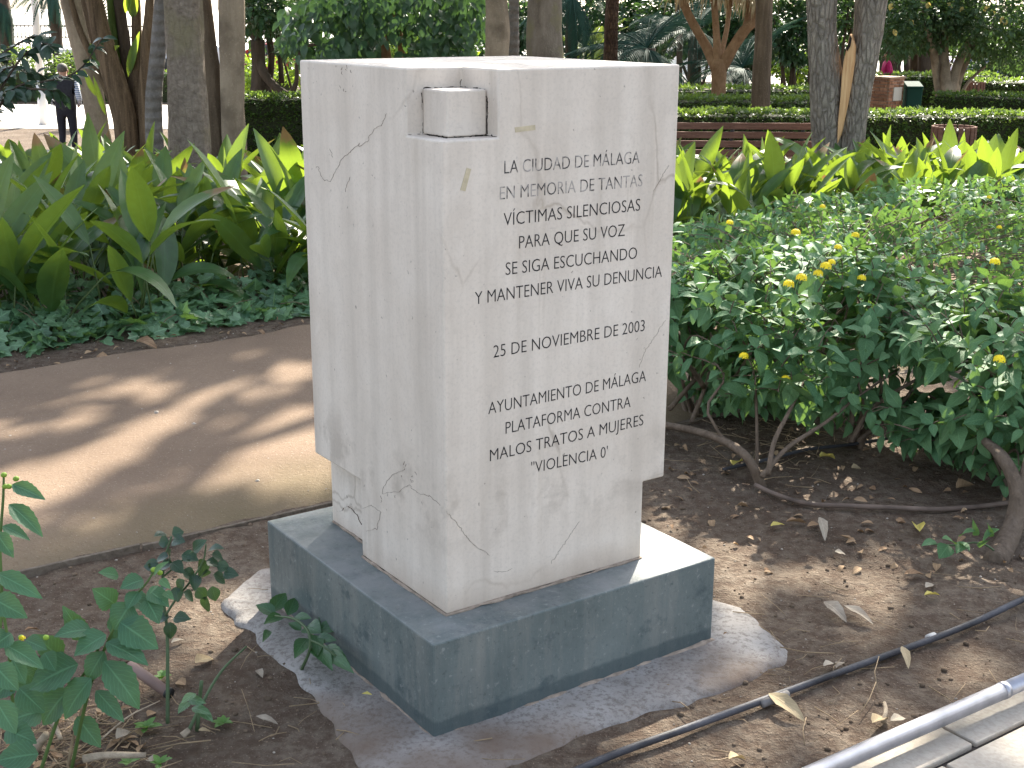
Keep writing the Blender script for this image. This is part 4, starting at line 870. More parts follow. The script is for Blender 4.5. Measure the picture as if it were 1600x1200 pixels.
# lamp post
white = plain('white_paint', (.62, .60, .60), .5, .06, 3)
Y = 30.5; f = at(68, 186, Y); f.z = terr(f.x, f.y); lp = empty('lamp_post', f, 'tall white tapered lamp post at the left by the sunlit walk', 'lamp post')
t1 = at(54, 0, Y); dirp = (t1-f).normalized(); mb = MB(); mb.tube([f-dirp*.05, f+dirp*1.0], [px2r(15, Y), px2r(14, Y)], 16); mb.obj('base', white, lp)
mb = MB(); mb.tube([f+dirp*.99, f+dirp*5.4], [px2r(11.5, Y), px2r(8, Y)], 16); mb.obj('shaft', white, lp)
h = f+dirp*5.4; mb = MB(); mb.tube([h, h+Vector((0, 0, .06)), h+Vector((0, 0, .34)), h+Vector((0, 0, .4))], [.07, .17, .22, .04], 14); mb.obj('lantern', plain('lantern_glass', (.7, .7, .66), .3), lp)
# iron railing round the park
def railing(x0, x1, Y, top, label, m):
    a, b = Vector((x0, Y, terr(0, Y))), Vector((x1, Y, terr(0, Y))); root = empty('iron_railing', (a+b)/2, label, 'railing')
    mb = MB(); mb.box((x0, Y-.02, a.z+top-.06), (x1, Y+.02, a.z+top-.015)); mb.obj('rail', m, root)
    mb = MB(); mb.box((x0, Y-.02, a.z+top-.42), (x1, Y+.02, a.z+top-.38)); mb.obj('rail', m, root)
    mb = MB(); mb.box((x0, Y-.02, a.z+.12), (x1, Y+.02, a.z+.17)); mb.obj('rail', m, root)
    n = int((x1-x0)/.135); k0 = None
    for i in range(n+1):
        x = x0+.02+(x1-x0-.04)*i/n; px, _ = proj((x, Y, a.z+1))
        mb = MB(); mb.box((x-.012, Y-.012, a.z+.05), (x+.012, Y+.012, a.z+top+(.0 if i % 2 else .0))); me = mb.mesh('baluster', m, False); obj('baluster', me, root)
    for i in range(5):
        x = x0+(x1-x0)*i/4; mb = MB(); mb.box((x-.04, Y-.045, a.z), (x+.04, Y+.045, a.z+top+.08)); mb.obj('post', m, root)
railing(-19.2, -11.6, 45.4, 2.05, 'black iron railing beyond the sunlit walk at far left', dark_iron)
railing(-9.6, -5.6, 45.8, 1.9, 'black iron railing seen through the gap left of the memorial top', dark_iron)
railing(-5.2, -.8, 45.8, 1.9, 'iron railing seen behind the leafy tree', dark_iron)
# flat roofed low shelter at the left
Y = 39.2; wl, wr = at(76, 80, Y).x, at(132, 80, Y).x; zt = at(100, 79, Y).z; zb = terr(0, Y)
sh = empty('shelter', Vector(((wl+wr)/2, Y+.6, zb)), 'low shelter with a flat white roof and dark walls behind the person at the left', 'shelter')
mb = MB(); mb.box((wl, Y, zt-.08), (wr, Y+1.4, zt+.04)); mb.obj('roof', white, sh, bevel=.02)
mb = MB(); mb.box((wl+.3, Y+.25, zb), (wr-.1, Y+1.2, zt-.082)); mb.obj('wall', plain('dark_wall', (.05, .05, .05), .8), sh)
for x in (wl+.1, wr-.06): mb = MB(); mb.tube([(x, Y+.1, zb), (x, Y+.1, zt-.06)], .035, 8); mb.obj('post', dark_iron, sh)
# parked cars glimpsed between the trunks
glass = plain('car_glass', (.03, .04, .045), .15, .1, 3, .6); tyre = plain('tyre', (.02, .02, .02), .8); alloy = plain('alloy', (.4, .4, .42), .3, .1, 3, .5, .6)
def car(label, x, Y, yaw, m):
    z = terr(0, Y); root = empty('parked_car', (x, Y, z), label, 'car'); Mx = Matrix.Translation((x, Y, z)) @ Matrix.Rotation(yaw, 4, 'Z')
    def loft(prof, wd, name, mat, inset=0):
        n = len(prof); mb = MB(); vs = [(a, s*(wd-(inset if b > .95 else 0)), b) for s in (-1, 1) for a, b in prof]; mb.add(vs, [tuple(range(n)), tuple(range(2*n-1, n-1, -1))]+[(i, n+i, n+(i+1) % n, (i+1) % n) for i in range(n)], Mx)
        return mb.obj(name, mat, root, bevel=.05)
    loft([(-2.0, .32), (2.0, .32), (2.08, .55), (2.0, .78), (1.1, .92), (.55, 1.38), (-1.0, 1.42), (-1.75, 1.0), (-2.05, .85)][::-1], .84, 'body', m, .1)
    loft([(.95, .95), (.5, 1.33), (-.95, 1.36), (-1.5, 1.0)][::-1], .80, 'window', glass, -.0)
    for a in (-1.3, 1.3):
        for s in (-1, 1):
            mb = MB(); mb.tube([Mx @ Vector((a, s*.70, .32)), Mx @ Vector((a, s*.88, .32))], .32, 18); wh = mb.obj('wheel', tyre, root); mb = MB(); mb.tube([Mx @ Vector((a, s*.87, .32)), Mx @ Vector((a, s*.895, .32))], .2, 14); mb.obj('rim', alloy, wh, wp=root.location)
    for s in (-1, 1): mb = MB(); mb.box((1.93, s*.55-.16, .6), (2.06, s*.55+.16, .74), Mx); mb.obj('headlight', plain('lamp_glass', (.6, .6, .6), .2), root, bevel=.02)
car('red car parked beyond the looping tree left of the memorial', at(452, 120, 49).x, 49, .1, plain('red_paint', (.35, .02, .02), .3, .1, 2, .5))
car('pale grey car parked beyond the red car', at(432, 120, 55).x-3, 55, 0, plain('silver_paint', (.45, .47, .50), .3, .1, 2, .5))
car('white car parked beyond the park behind the dragon tree', at(1092, 110, 50).x, 50, .05, plain('white_car_paint', (.75, .75, .75), .3, .05, 2, .5))
car('dark blue car parked beyond the trees at the upper right', at(1572, 100, 50).x, 50, 0, plain('blue_paint', (.06, .06, .22), .3, .1, 2, .5))
# white kiosk with lettering, a glimpse between the palms
Y = 52; x0, x1 = at(1076, 100, Y).x, at(1098, 100, Y).x; z = terr(0, Y); zt = at(1085, 94, Y).z; zs0, zs1 = at(1085, 103, Y).z, at(1085, 96, Y).z
ks = empty('kiosk', Vector(((x0+x1)/2, Y+1, z)), 'white kiosk with dark capital letters glimpsed between the palms right of the memorial', 'kiosk')
mb = MB(); mb.box((x0, Y, z), (x1, Y+1.6, zt)); mb.obj('wall', white, ks, bevel=.03)
mb = MB(); mb.box((x0-.12, Y-.2, zt-.001), (x1+.12, Y+1.7, zt+.1)); mb.obj('roof', white, ks, bevel=.02)
me = lettering('DONA', 0); co = np.array([q.co[:] for q in me.vertices])
for q in me.vertices: q.co = (x0+.06+(q.co.x-co[:, 0].min())/(co[:, 0].max()-co[:, 0].min())*(x1-x0-.12), Y-.012-(.01 if q.co.z > 0 else -.012), zs0+(q.co.y-co[:, 1].min())/(co[:, 1].max()-co[:, 1].min())*(zs1-zs0))
me.materials.append(dark_iron); obj('lettering', me, ks)

# ------------------------------------------------------------------ people
def skin(name, P, E, Rr, mats, pick, root_v=0, parent=None, M=None, sub=2):
    me = bpy.data.meshes.new(name); me.from_pydata([tuple(p) for p in P], E, []); o = bpy.data.objects.new(name, me); COL.objects.link(o)
    md = o.modifiers.new('skin', 'SKIN'); md.use_smooth_shade = True; sm = o.modifiers.new('sub', 'SUBSURF'); sm.levels = sub; sm.render_levels = sub
    for i, s in enumerate(me.skin_vertices[0].data): s.radius = Rr[i] if isinstance(Rr[i], tuple) else (Rr[i], Rr[i]); s.use_root = i == root_v
    bpy.context.view_layer.update(); m2 = bpy.data.meshes.new_from_object(o.evaluated_get(dgp())); bpy.data.objects.remove(o)
    m2.materials.clear()
    for m in mats: m2.materials.append(m)
    for f in m2.polygons: f.material_index = pick(f.center); f.use_smooth = True
    m2.name = name; return obj(name, m2, parent, M)
skin_m = plain('skin', (.42, .24, .17), .5, .08, 6); hair_grey = plain('grey_hair', (.12, .11, .10), .7, .4, 60, bump=.5); hair_brown = plain('brown_hair', (.07, .035, .02), .6, .4, 60, bump=.5)
vest = plain('dark_vest', (.020, .020, .026), .8, .3, 30, bump=.2); trouser = plain('dark_trousers', (.014, .014, .022), .8, .3, 30, bump=.2)
k = N('striped_shirt'); z = k.sep(k.tc())[2]; shirt = k.done(k.ramp(k.math('SINE', k.math('MULTIPLY', z, 190.)), [(.3, (.20, .25, .38)), (.5, (.72, .73, .76))]), .8)
magenta = plain('magenta_jacket', (.40, .010, .10), .75, .25, 25, bump=.25); denim = plain('denim', (.03, .04, .08), .85, .25, 40); shoe = plain('shoe', (.02, .018, .016), .5)
def ellipsoid(c, r, n=12, deform=None):
    mb = MB(); vs, fs = [], []
    for i in range(n+1):
        for j in range(2*n):
            th, ph = PI*i/n, 2*PI*j/(2*n); q = Vector((math.sin(th)*math.cos(ph), math.sin(th)*math.sin(ph), math.cos(th)))
            if deform: q = deform(q)
            vs.append(Vector(c)+Vector((q.x*r[0], q.y*r[1], q.z*r[2])))
    for i in range(n):
        for j in range(2*n): fs.append((i*2*n+j, (i+1)*2*n+j, (i+1)*2*n+(j+1) % (2*n), i*2*n+(j+1) % (2*n)))
    mb.add(vs, fs); return mb
def hand(root, wrist, d, side, m, name='hand'):
    """palm and five bent fingers grown from the wrist along d; side = towards the thumb"""
    w_ = Vector(wrist); d = Vector(d).normalized(); s = Vector(side).normalized(); n = d.cross(s)
    P = [w_, w_+d*.045, w_+d*.085]; E = [(0, 1), (1, 2)]; Rr = [.022, .03, .03]
    for i, l in enumerate((.062, .072, .068, .052)):
        b = w_+d*.085+s*(.03-.02*i); i0 = len(P); P += [b+d*l*.5+n*.006, b+d*l*.85+n*.022, b+d*l+n*.04]; E += [(2, i0), (i0, i0+1), (i0+1, i0+2)]; Rr += [.009, .008, .007]
    i0 = len(P); P += [w_+d*.035+s*.04, w_+d*.07+s*.058+n*.012, w_+d*.09+s*.06+n*.025]; E += [(0, i0), (i0, i0+1), (i0+1, i0+2)]; Rr += [.012, .010, .008]
    skin(name, P, E, Rr, [m], lambda c: 0, 0, root, None, 1)
def person(label, loc, pose):
    root = empty('person', loc, label, 'person'); W = lambda p: Vector(loc)+Vector(p)
    J = pose['J']; names = list(J); idx = {n: i for i, n in enumerate(names)}
    body = skin('body', [W(J[n][0]) for n in names], [(idx[a], idx[b]) for a, b in pose['E']], [J[n][1] for n in names], pose['mats'], lambda c: pose['pick'](c-Vector(loc)), 0, root)
    return root, W, body
EDG = [('pelvis', 'waist'), ('waist', 'chest'), ('chest', 'neck'), ('neck', 'head'), ('head', 'crown'), ('chest', 'shl'), ('shl', 'ell'), ('ell', 'wrl'), ('chest', 'shr'), ('shr', 'elr'), ('elr', 'wrr'),
       ('pelvis', 'hpl'), ('hpl', 'knl'), ('knl', 'anl'), ('anl', 'tol'), ('pelvis', 'hpr'), ('hpr', 'knr'), ('knr', 'anr'), ('anr', 'tor')]
def J0(**ov):
    J = dict(pelvis=((0, 0, .94), (.175, .13)), waist=((0, 0, 1.08), (.175, .13)), chest=((0, .0, 1.30), (.195, .135)), neck=((0, .0, 1.46), .058), head=((0, .02, 1.56), (.075, .088)), crown=((0, .02, 1.66), (.068, .08)),
             shl=((-.19, 0, 1.37), .066), ell=((-.235, -.02, 1.10), .048), wrl=((-.24, .05, .86), .032), shr=((.19, 0, 1.37), .066), elr=((.235, -.02, 1.10), .048), wrr=((.24, .05, .86), .032),
             hpl=((-.095, 0, .86), .095), knl=((-.10, .01, .48), .066), anl=((-.10, -.01, .09), .045), tol=((-.11, .14, .04), .04), hpr=((.095, 0, .86), .095), knr=((.10, .01, .48), .066), anr=((.10, -.01, .09), .045), tor=((.11, .14, .04), .04))
    J.update(ov); return J
# the person at the left, seen from behind, walking away with a white bag
Y = 23; q = at(101, 150, Y); loc = Vector((q.x, Y, terr(q.x, Y)))
def pk(c):
    if c.z > 1.475: return 0
    if (abs(c.x) > .212 and c.z > .9) or (c.y > .06 and .9 < c.z < 1.06 and abs(c.x) > .15): return 3 if c.y < .11 else 0
    return 1 if c.z > .93 else (2 if c.z > .1 else 4)
root, W, body = person('grey haired person from behind in dark vest and striped sleeves', loc, dict(E=EDG, mats=[skin_m, vest, trouser, shirt, shoe], pick=pk, J=J0(ell=((-.27, -.06, 1.10), .05), wrl=((-.20, .13, .98), .034), elr=((.27, -.06, 1.10), .05), wrr=((.20, .13, .98), .034), anl=((-.10, -.12, .10), .045), tol=((-.11, .02, .04), .04), knl=((-.10, .02, .48), .066))))
ellipsoid(W((0, .0, 1.615)), (.088, .105, .085), 10, lambda q: q*(1+.05*noise.noise(q*5))).obj('hair', hair_grey, root)
for s in (-1, 1):
    hand(root, W((s*.20, .13, .98)), (-s*.5, .8, -.1), (0, 0, 1), skin_m)
    ellipsoid(W((s*.082, .02, 1.565)), (.014, .022, .034), 6).obj('ear', skin_m, root)
ellipsoid(W((0, .105, 1.555)), (.016, .026, .02), 6).obj('nose', skin_m, root)
mb = MB(); mb.box((-.15, -.105, .925), (.15, .10, .955), Matrix.Translation(loc)); mb.obj('belt', plain('belt', (.02, .018, .016), .5), root, bevel=.03)
# the woman in magenta, turned to the left, looking down at what she holds
Y = 33.5; q = at(1388, 100, Y); loc = Vector((q.x, Y, terr(q.x, Y)))
def pk(c):
    if c.z > 1.47: return 0
    if c.x < -.33 and 1.0 < c.z < 1.2: return 0
    return 1 if c.z > .80 else (2 if c.z > .1 else 3)
root, W, body = person('woman with long brown hair in a magenta jacket looking down behind the brick housing', loc, dict(E=EDG, mats=[skin_m, magenta, denim, shoe], pick=pk, J=J0(
    neck=((-.02, 0, 1.46), .052), head=((-.055, 0, 1.55), (.078, .07)), crown=((-.05, 0, 1.645), (.075, .068)), shl=((-.03, -.18, 1.36), .062), ell=((-.04, -.22, 1.10), .048), wrl=((-.27, -.12, 1.08), .034),
    shr=((-.02, .18, 1.36), .062), elr=((-.04, .21, 1.10), .048), wrr=((-.27, .06, 1.10), .034), hpl=((0, -.09, .86), .095), hpr=((0, .09, .86), .095), knl=((-.02, -.09, .48), .066), knr=((.0, .09, .48), .066),
    anl=((0, -.09, .09), .045), anr=((.02, .09, .09), .045), tol=((-.14, -.10, .04), .04), tor=((-.12, .10, .04), .04))))
ellipsoid(W((-.025, 0, 1.615)), (.098, .09, .095), 10, lambda q: q*(1+.05*noise.noise(q*5))).obj('hair', hair_brown, root)
for s in (-1, 1):
    mb = MB(); mb.tube([W((-.03, s*.075, 1.64)), W((-.02, s*.095, 1.52)), W((.0, s*.10, 1.40)), W((-.05, s*.10, 1.30))], [.03, .036, .034, .014], 8, 4, .15); mb.obj('hair_lock', hair_brown, root)
    hand(root, W((-.27, -.12 if s < 0 else .06, 1.085)), (-1, 0, -.1), (0, -s, .3), skin_m)
    ellipsoid(W((-.128, s*.03, 1.565)), (.008, .013, .008), 6).obj('eye', hair_brown, root)
ellipsoid(W((-.142, 0, 1.545)), (.022, .013, .02), 6).obj('nose', skin_m, root); ellipsoid(W((-.128, 0, 1.508)), (.008, .024, .008), 6).obj('mouth', plain('lips', (.35, .10, .09), .5), root)
mb = MB(); mb.tube([W((.065, -.01, 1.64)), W((.08, 0, 1.5)), W((.085, 0, 1.36)), W((.09, 0, 1.26))], [.05, .08, .08, .03], 10, 4, .15); mb.obj('hair_lock', hair_brown, root)
cl = empty('phone', W((-.40, -.03, 1.08)), 'pale blue rimmed phone held by the woman in the magenta jacket', 'phone')
mb = MB(); mb.box((-.05, -.075, -.006), (.05, .075, .006), Matrix.Translation(W((-.40, -.03, 1.10))) @ Matrix.Rotation(.5, 4, 'Y')); mb.obj('case', plain('blue_case', (.2, .42, .6), .4), cl, bevel=.004)
mb = MB(); mb.box((-.044, -.068, .0062), (.044, .068, .008), Matrix.Translation(W((-.40, -.03, 1.10))) @ Matrix.Rotation(.5, 4, 'Y')); mb.obj('screen', plain('white_screen', (.7, .7, .7), .3), cl)
# ------------------------------------------------------------------ planting
asp_m = leafmat('aspidistra_leaf', (.020, .062, .022), (.045, .105, .035), (.34, .48, .04), .34, .40, .5, brown=.10, vein=.22, veins=0)
k_as = []
for i in range(12):
    k_as.append(leafproto(asp_m, R.uniform(.40, .56), R.uniform(.10, .155), 8, R.uniform(.36, .48), R.uniform(.75, 1.0), R.uniform(.15, .5), R.uniform(.25, 1.3) if i % 4 else R.uniform(1.3, 2.0), R.uniform(0, .05), across=2, twist=R.uniform(-.5, .5)))
stalk_m = plain('leaf_stalk', (.06, .09, .025), .5)
def aspid(p, n, label, group, lean=(0, 0)):
    root = empty('aspidistra', p, label, 'plant', group); mb = MB()
    for i in range(n):
        a = R.uniform(0, 6.28); tl = abs(R.gauss(.3, .24)); h = R.uniform(.02, .42)
        d = Vector((math.cos(a)*math.sin(tl)+lean[0], math.sin(a)*math.sin(tl)+lean[1], math.cos(tl))).normalized()
        b = Vector(p)+Vector((R.gauss(0, .09), R.gauss(0, .09), 0)); t = b+d*h
        mb.tube([b, b.lerp(t, .5)+Vector((0, 0, .02)), t], [.005, .0045, .004], 5)
        o = Vector((d.x, d.y, 0)); o = o if o.length > .05 else Vector((math.cos(a), math.sin(a), 0))
        d2 = (d+o.normalized()*R.uniform(.05, .5)).normalized(); up = Vector((0, 0, 1))-o.normalized()*R.uniform(-.2, .5)+Vector((R.gauss(0, .35), R.gauss(0, .35), 0))
        obj('leaf', k_as[R.randrange(12)][3], root, frame(t, d2, up, R.uniform(.8, 1.15)))
    o = mb.obj('stalks', stalk_m, root); return root
def onbed(px, py, Y): p = at(px, py, Y); p.z = terr(p.x, p.y); return p
LL = 'clump of broad dark leaves in the bed left of the memorial'; LR = 'clump of broad sunlit leaves in the bed right of the memorial'
n = 0
for r, Y in enumerate((6.75, 7.15, 7.6, 8.1, 8.7, 9.4, 10.2, 11.2, 12.4, 13.8, 15.2, 16.6)):
    st_ = .43+.03*r; v0 = 6.2
    x = (-5.8 if r < 7 else -7.2)+R.uniform(0, .3)
    while x < 1.0:
        y = Y+R.uniform(-.25, .25)+(.62*(x+1.5) if r < 6 else 0)*(1-.16*r); xx = x+R.uniform(-.12, .12); px, py = proj((xx, y, terr(xx, y)+.4)); vv_ = xx*V.x+y*V.y
        x += st_
        if px < -90 or px > 620 or vv_ < v0 or (px > 560) or (r > 8 and px > 300): continue
        if abs(xx+2.9) < .3 and abs(y-11) < .3: continue
        aspid((xx, y, terr(xx, y)-.01), 19 if r < 6 else 13, ('clump of broad dark leaves in the front of the left bed, just behind the ivy' if r < 3 else LL if r < 6 else 'clump of broad leaves around the trunks at the back of the left bed'), 'broad leaved plants of the left bed')
for r in range(6):
    for i in range(12):
        x = .85+i*.44+R.uniform(-.12, .12); y = 9.3+.48*r+.32*i*.55+R.uniform(-.15, .15); px, py = proj((x, y, terr(x, y)+.4))
        if px > 1640 or px < 1010 or (px > 1560 and r > 4): continue
        aspid((x, y, terr(x, y)-.01), 17, ('clump of broad leaves at the front of the right bed, behind the lantana' if r < 2 else LR if r < 4 else 'clump of broad sunlit leaves at the back of the right bed'), 'broad leaved plants of the right bed')
# ivy along the far side of the path
ivy_m = leafmat('ivy_leaf', (.05, .12, .07), (.13, .23, .12), (.26, .46, .06), .3, .30, .5, vein=.5, veins=3)
def ivy_leaf(s=1.):
    o = [(0, .12), (.28, -.02), (.5, .22), (.34, .42), (.42, .66), (.2, .68), (0, 1.02)]
    P = [(0, .3, .04)]+[(x, y, -.05*x) for x, y in o]+[(-x, y, -.05*x) for x, y in o[-2:0:-1]]
    n = len(P)-1; fs = [(0, 1+i, 1+(i+1) % n) for i in range(n)]; uv = [(p[0]*2, p[1]) for p in P]; return P, fs, uv
vs, fs, uv = ivy_leaf(); ivp = [(vs, fs, uv, mesh('leaf', vs, fs, ivy_m, uv))]
def ivy_patch(label, u0, u1, n, vlo, vhi, group=None):
    pl = []; c = uv2((u0+u1)/2, (vlo+vhi)/2); root = empty('ivy', c, label, 'ivy', group); mb = MB()
    for _ in range(n):
        u = R.uniform(u0, u1); t = R.random()**.9; v = vlo+(vhi-vlo)*t+.10*noise.noise(Vector((u*2.1, 4, 1))); p = uv2(u, v); p.z = hgt(p.x, p.y)+.015+.22*t*(.6+.8*abs(noise.noise(Vector((u*3, v*3, 2)))))*R.uniform(.4, 1)
        d = -V*1.0+Vector((R.gauss(0, .8), R.gauss(0, .8), R.gauss(-.2, .5))); pl.append((0, frame(p, d, Vector((R.gauss(0, .5), R.gauss(0, .5), 1))-V*R.uniform(0, .9), R.uniform(.055, .10))))
        if R.random() < .12: mb.tube([p, p-d.normalized()*.1+Vector((0, 0, -.03)), p-d.normalized()*.2+Vector((0, 0, -.09))], .0022, 5)
    leafy(root, pl, ivp, ivy_m, nmax=290); mb.obj('runners', plain('ivy_stem', (.12, .09, .05), .8), root)
ivy_patch('ivy patch along the far edge of the path at the left border', 1.0, 2.5, 720, 5.88, 6.5)
ivy_patch('ivy patch along the far edge of the path next to the memorial', 2.5, 4.6, 900, 5.86, 6.5)
# lantana: woody arching stems, opposite pairs of toothed ovate leaves, yellow flower heads
lan_m = leafmat('lantana_leaf', (.055, .14, .068), (.11, .21, .095), (.22, .38, .06), .24, .62, .25, vein=.35, veins=7)
lp_ = [leafproto(lan_m, 1, R.uniform(.5, .62), 6, .36, .95, R.uniform(.15, .4), R.uniform(.3, 1.0), R.uniform(0, .06), across=2, tooth=.06) for _ in range(6)]
woody = barkmat('lantana_stem', (.11, .082, .06), (.23, .175, .13), 40, 12, .5)
TIPS = []
def lantana(label, stools, cen, rad, nt, ls, zmin, seed, bare=None):
    rr = random.Random(seed); root = empty('lantana_bush', stools[0], label, 'bush'); pl = []; mb = MB(); tips = []
    c = Vector(cen)
    for i in range(nt):
        for _ in range(60):
            q = Vector((rr.uniform(-1, 1), rr.uniform(-1, 1), rr.uniform(-1, 1)))
            if .35 < q.length < 1: break
        q = q.normalized()*(q.length**.4)
        p = c+U*q.x*rad[0]+V*q.y*rad[1]+Vector((0, 0, q.z*rad[2]))
        p += Vector((noise.noise(p*3), noise.noise(p*3+Vector((5, 0, 0))), noise.noise(p*3+Vector((0, 7, 0)))))*.12
        if p.z < zmin+terr(p.x, p.y): p.z = zmin+terr(p.x, p.y)+rr.uniform(0, .12)
        if bare and bare(*proj(p)): continue
        s = min(stools, key=lambda a: (Vector(a)-p).length+rr.uniform(0, .3)); s = Vector(s)
        o = (p-c); o.z += .12; o.normalize(); m_ = s.lerp(p, .55)+Vector((rr.gauss(0, .06), rr.gauss(0, .06), .08+rr.uniform(0, .08)))
        d = (p-m_).normalized()
        if i % 14 == 0: mb.tube([s+Vector((rr.gauss(0, .02), rr.gauss(0, .02), -.02)), s.lerp(m_, .5)+Vector((rr.gauss(0, .05), rr.gauss(0, .05), .04)), m_, p], [.007*rr.uniform(.7, 1.4), .0055, .0035, .0018], 6, 4, .1, seed=i)
        else: mb.tube([p.lerp(m_, .55), p.lerp(m_, .25)+Vector((0, 0, .01)), p], [.0022, .002, .0014], 5, 2)
        tips.append((p, o)); k = 0
        for nd in range(rr.randint(2, 4)):
            b = p-d*(nd*.048); ax = d.orthogonal().normalized(); ax.rotate(Matrix.Rotation(nd*PI/2+i, 3, d))
            for sg in (-1, 1):
                dd = ax*sg+d*rr.uniform(.0, .6)+Vector((0, 0, rr.uniform(-.35, .15)))+o*.3; up = Vector((0, 0, 1))+d*.4+o*.35+Vector((rr.gauss(0, .25), rr.gauss(0, .25), 0))
                pl.append((rr.randrange(6), frame(b, dd, up, ls*(.55+.18*nd)*rr.uniform(.75, 1.2))))
    leafy(root, pl, lp_, lan_m, nmax=300); mb.obj('stems', woody, root); TIPS.append((root, tips)); return root
g = lambda x, y: tuple(G(x, y))
hole = lambda x, y: (1330 < x < 1500 and 545+.0*x < y < 640 and R.random() < .93) or (1035 < x < 1110 and y > 570)
bA = lantana('yellow flowered lantana bush with arching woody stems right of the memorial', [g(1190, 742), g(1330, 690), g(1240, 640), g(1080, 650)], (1.10, 4.78, .36), (.64, .64, .32), 600, .102, .06, 1, hole)
bB = lantana('lantana bush on a thick leaning stem at the right edge of the photo', [g(1590, 770), g(1575, 745), g(1560, 700)], (1.70, 4.26, .32), (.54, .48, .33), 440, .102, .02, 2, lambda x, y: x < 1500 and 540 < y < 640 and R.random() < .9)
bC = lantana('row of lantana with silvery glinting leaves in front of the broad sunlit leaves', [tuple(uv2(u, 5.75)) for u in (5.6, 6.3, 7, 7.7, 8.4)], tuple(uv2(7.2, 5.55, .11)), (2.4, .85, .26), 900, .084, .05, 3)
bD = lantana('lantana foliage behind the flowering bush, beside the right edge of the path', [tuple(uv2(u, 4.2)) for u in (4.2, 4.9)], tuple(uv2(5.2, 4.35, .26)), (1.5, .85, .26), 640, .072, .1, 4)
# thick old stem of the right bush and the bare branch beside the memorial
mb = MB(); mb.tube([G(1555, 872)+Vector((0, 0, -.02)), at(1585, 820, 3.62), at(1592, 770, 3.66), at(1570, 720, 3.72), at(1540, 690, 3.85)], [.036, .03, .026, .02, .014], 12, 6, .2); mb.obj('old_stem', woody, bB)
mb = MB(); mb.tube([at(1592, 780, 3.66), at(1610, 720, 3.7), at(1625, 640, 3.8)], [.024, .02, .016], 10, 5, .2); mb.obj('old_stem', woody, bB)
mb = MB(); mb.tube([G(1192, 752)+Vector((0, 0, -.02)), at(1170, 718, 4.05), at(1140, 694, 4.12), at(1095, 676, 4.25), at(1040, 664, 4.4), at(1000, 655, 4.5)], [.019, .017, .015, .014, .013, .011], 10, 6, .2); mb.obj('old_stem', woody, bA)
for P in ([(1080, 660, 4.5), (1100, 610, 4.55), (1115, 560, 4.6), (1110, 520, 4.6)], [(1100, 605, 4.55), (1080, 575, 4.5), (1065, 560, 4.45)], [(1045, 640, 4.6), (1080, 600, 4.65), (1120, 560, 4.7)], [(1190, 745, 4.0), (1230, 700, 4.05), (1290, 660, 4.1), (1340, 620, 4.2), (1400, 580, 4.3)], [(1200, 742, 4.0), (1210, 690, 4.05), (1235, 640, 4.1), (1260, 590, 4.2)],
          [(1330, 690, 4.3), (1360, 640, 4.3), (1420, 600, 4.3), (1480, 570, 4.3)], [(1330, 690, 4.35), (1330, 630, 4.35), (1310, 570, 4.4)], [(1340, 690, 4.35), (1400, 640, 4.35), (1440, 590, 4.4)], [(1240, 640, 4.8), (1300, 610, 4.7), (1380, 590, 4.6)]):
    mb = MB(); mb.tube([at(*q) for q in P], [.010, .008, .006, .004, .003][:len(P)], 8, 5, .15, seed=R.random()*9); mb.obj('bare_stem', woody, bA)
yel = plain('yellow_petal', (.85, .66, .02), .6, .2, 60); yg = plain('flower_bud', (.22, .34, .04), .6)
def flower(root, p, s, n=20):
    mb = MB()
    for i in range(n):
        z_ = 1-(i+.5)/n*1.1; a = i*2.4; r = math.sqrt(max(0, 1-z_*z_)); d = Vector((r*math.cos(a), r*math.sin(a), z_*.8+.1)); c = Vector(p)+d*s*.62
        Mx = frame(c, d.orthogonal(), d, s*.4); P = [(0, 0, .1)]; 
        for j in range(8): b = PI*j/4; q = 1 if j % 2 == 0 else .45; P.append((math.cos(b)*q, math.sin(b)*q, 0))
        mb.add(P, [(0, 1+j, 1+(j+1) % 8) for j in range(8)], Mx)
    mb.obj('flower_head', yel, root)
FL = [(1232, 450, .021), (1252, 440, .021), (1278, 433, .019), (1290, 422, .022), (1299, 415, .015), (1346, 440, .017), (1355, 408, .011), (1182, 458, .010), (1280, 474, .010), (1554, 415, .020), (1561, 568, .020), (1227, 597, .016), (1162, 562, .018), (1106, 491, .009), (1243, 369, .020), (1336, 373, .017), (1309, 392, .015), (1285, 327, .015), (1364, 345, .012), (1386, 347, .012), (1432, 365, .011), (1460, 408, .011), (1561, 359, .014), (1545, 312, .013), (1385, 666, .012), (1475, 409, .01), (1140, 353, .016)]
for x, y, s in FL:
    if s < .0125: continue
    best = None
    for root, tips in TIPS:
        for p, o in tips:
            px, py = proj(p); dd = math.hypot(px-x, py-y)
            sc_ = dd+14*p.y*0
            if dd < 38 and (best is None or p.y+dd*.02 < best[0]): best = (p.y+dd*.02, root, p, o)
    if best: flower(best[1], at(x, y, best[2].y-.055)+Vector((0, 0, .01)), s*(1.3 if best[2].y < 6 else 1.4))
    else: root = TIPS[0][0]; flower(root, at(x, y, 4.3 if y > 400 else 6.5), s)
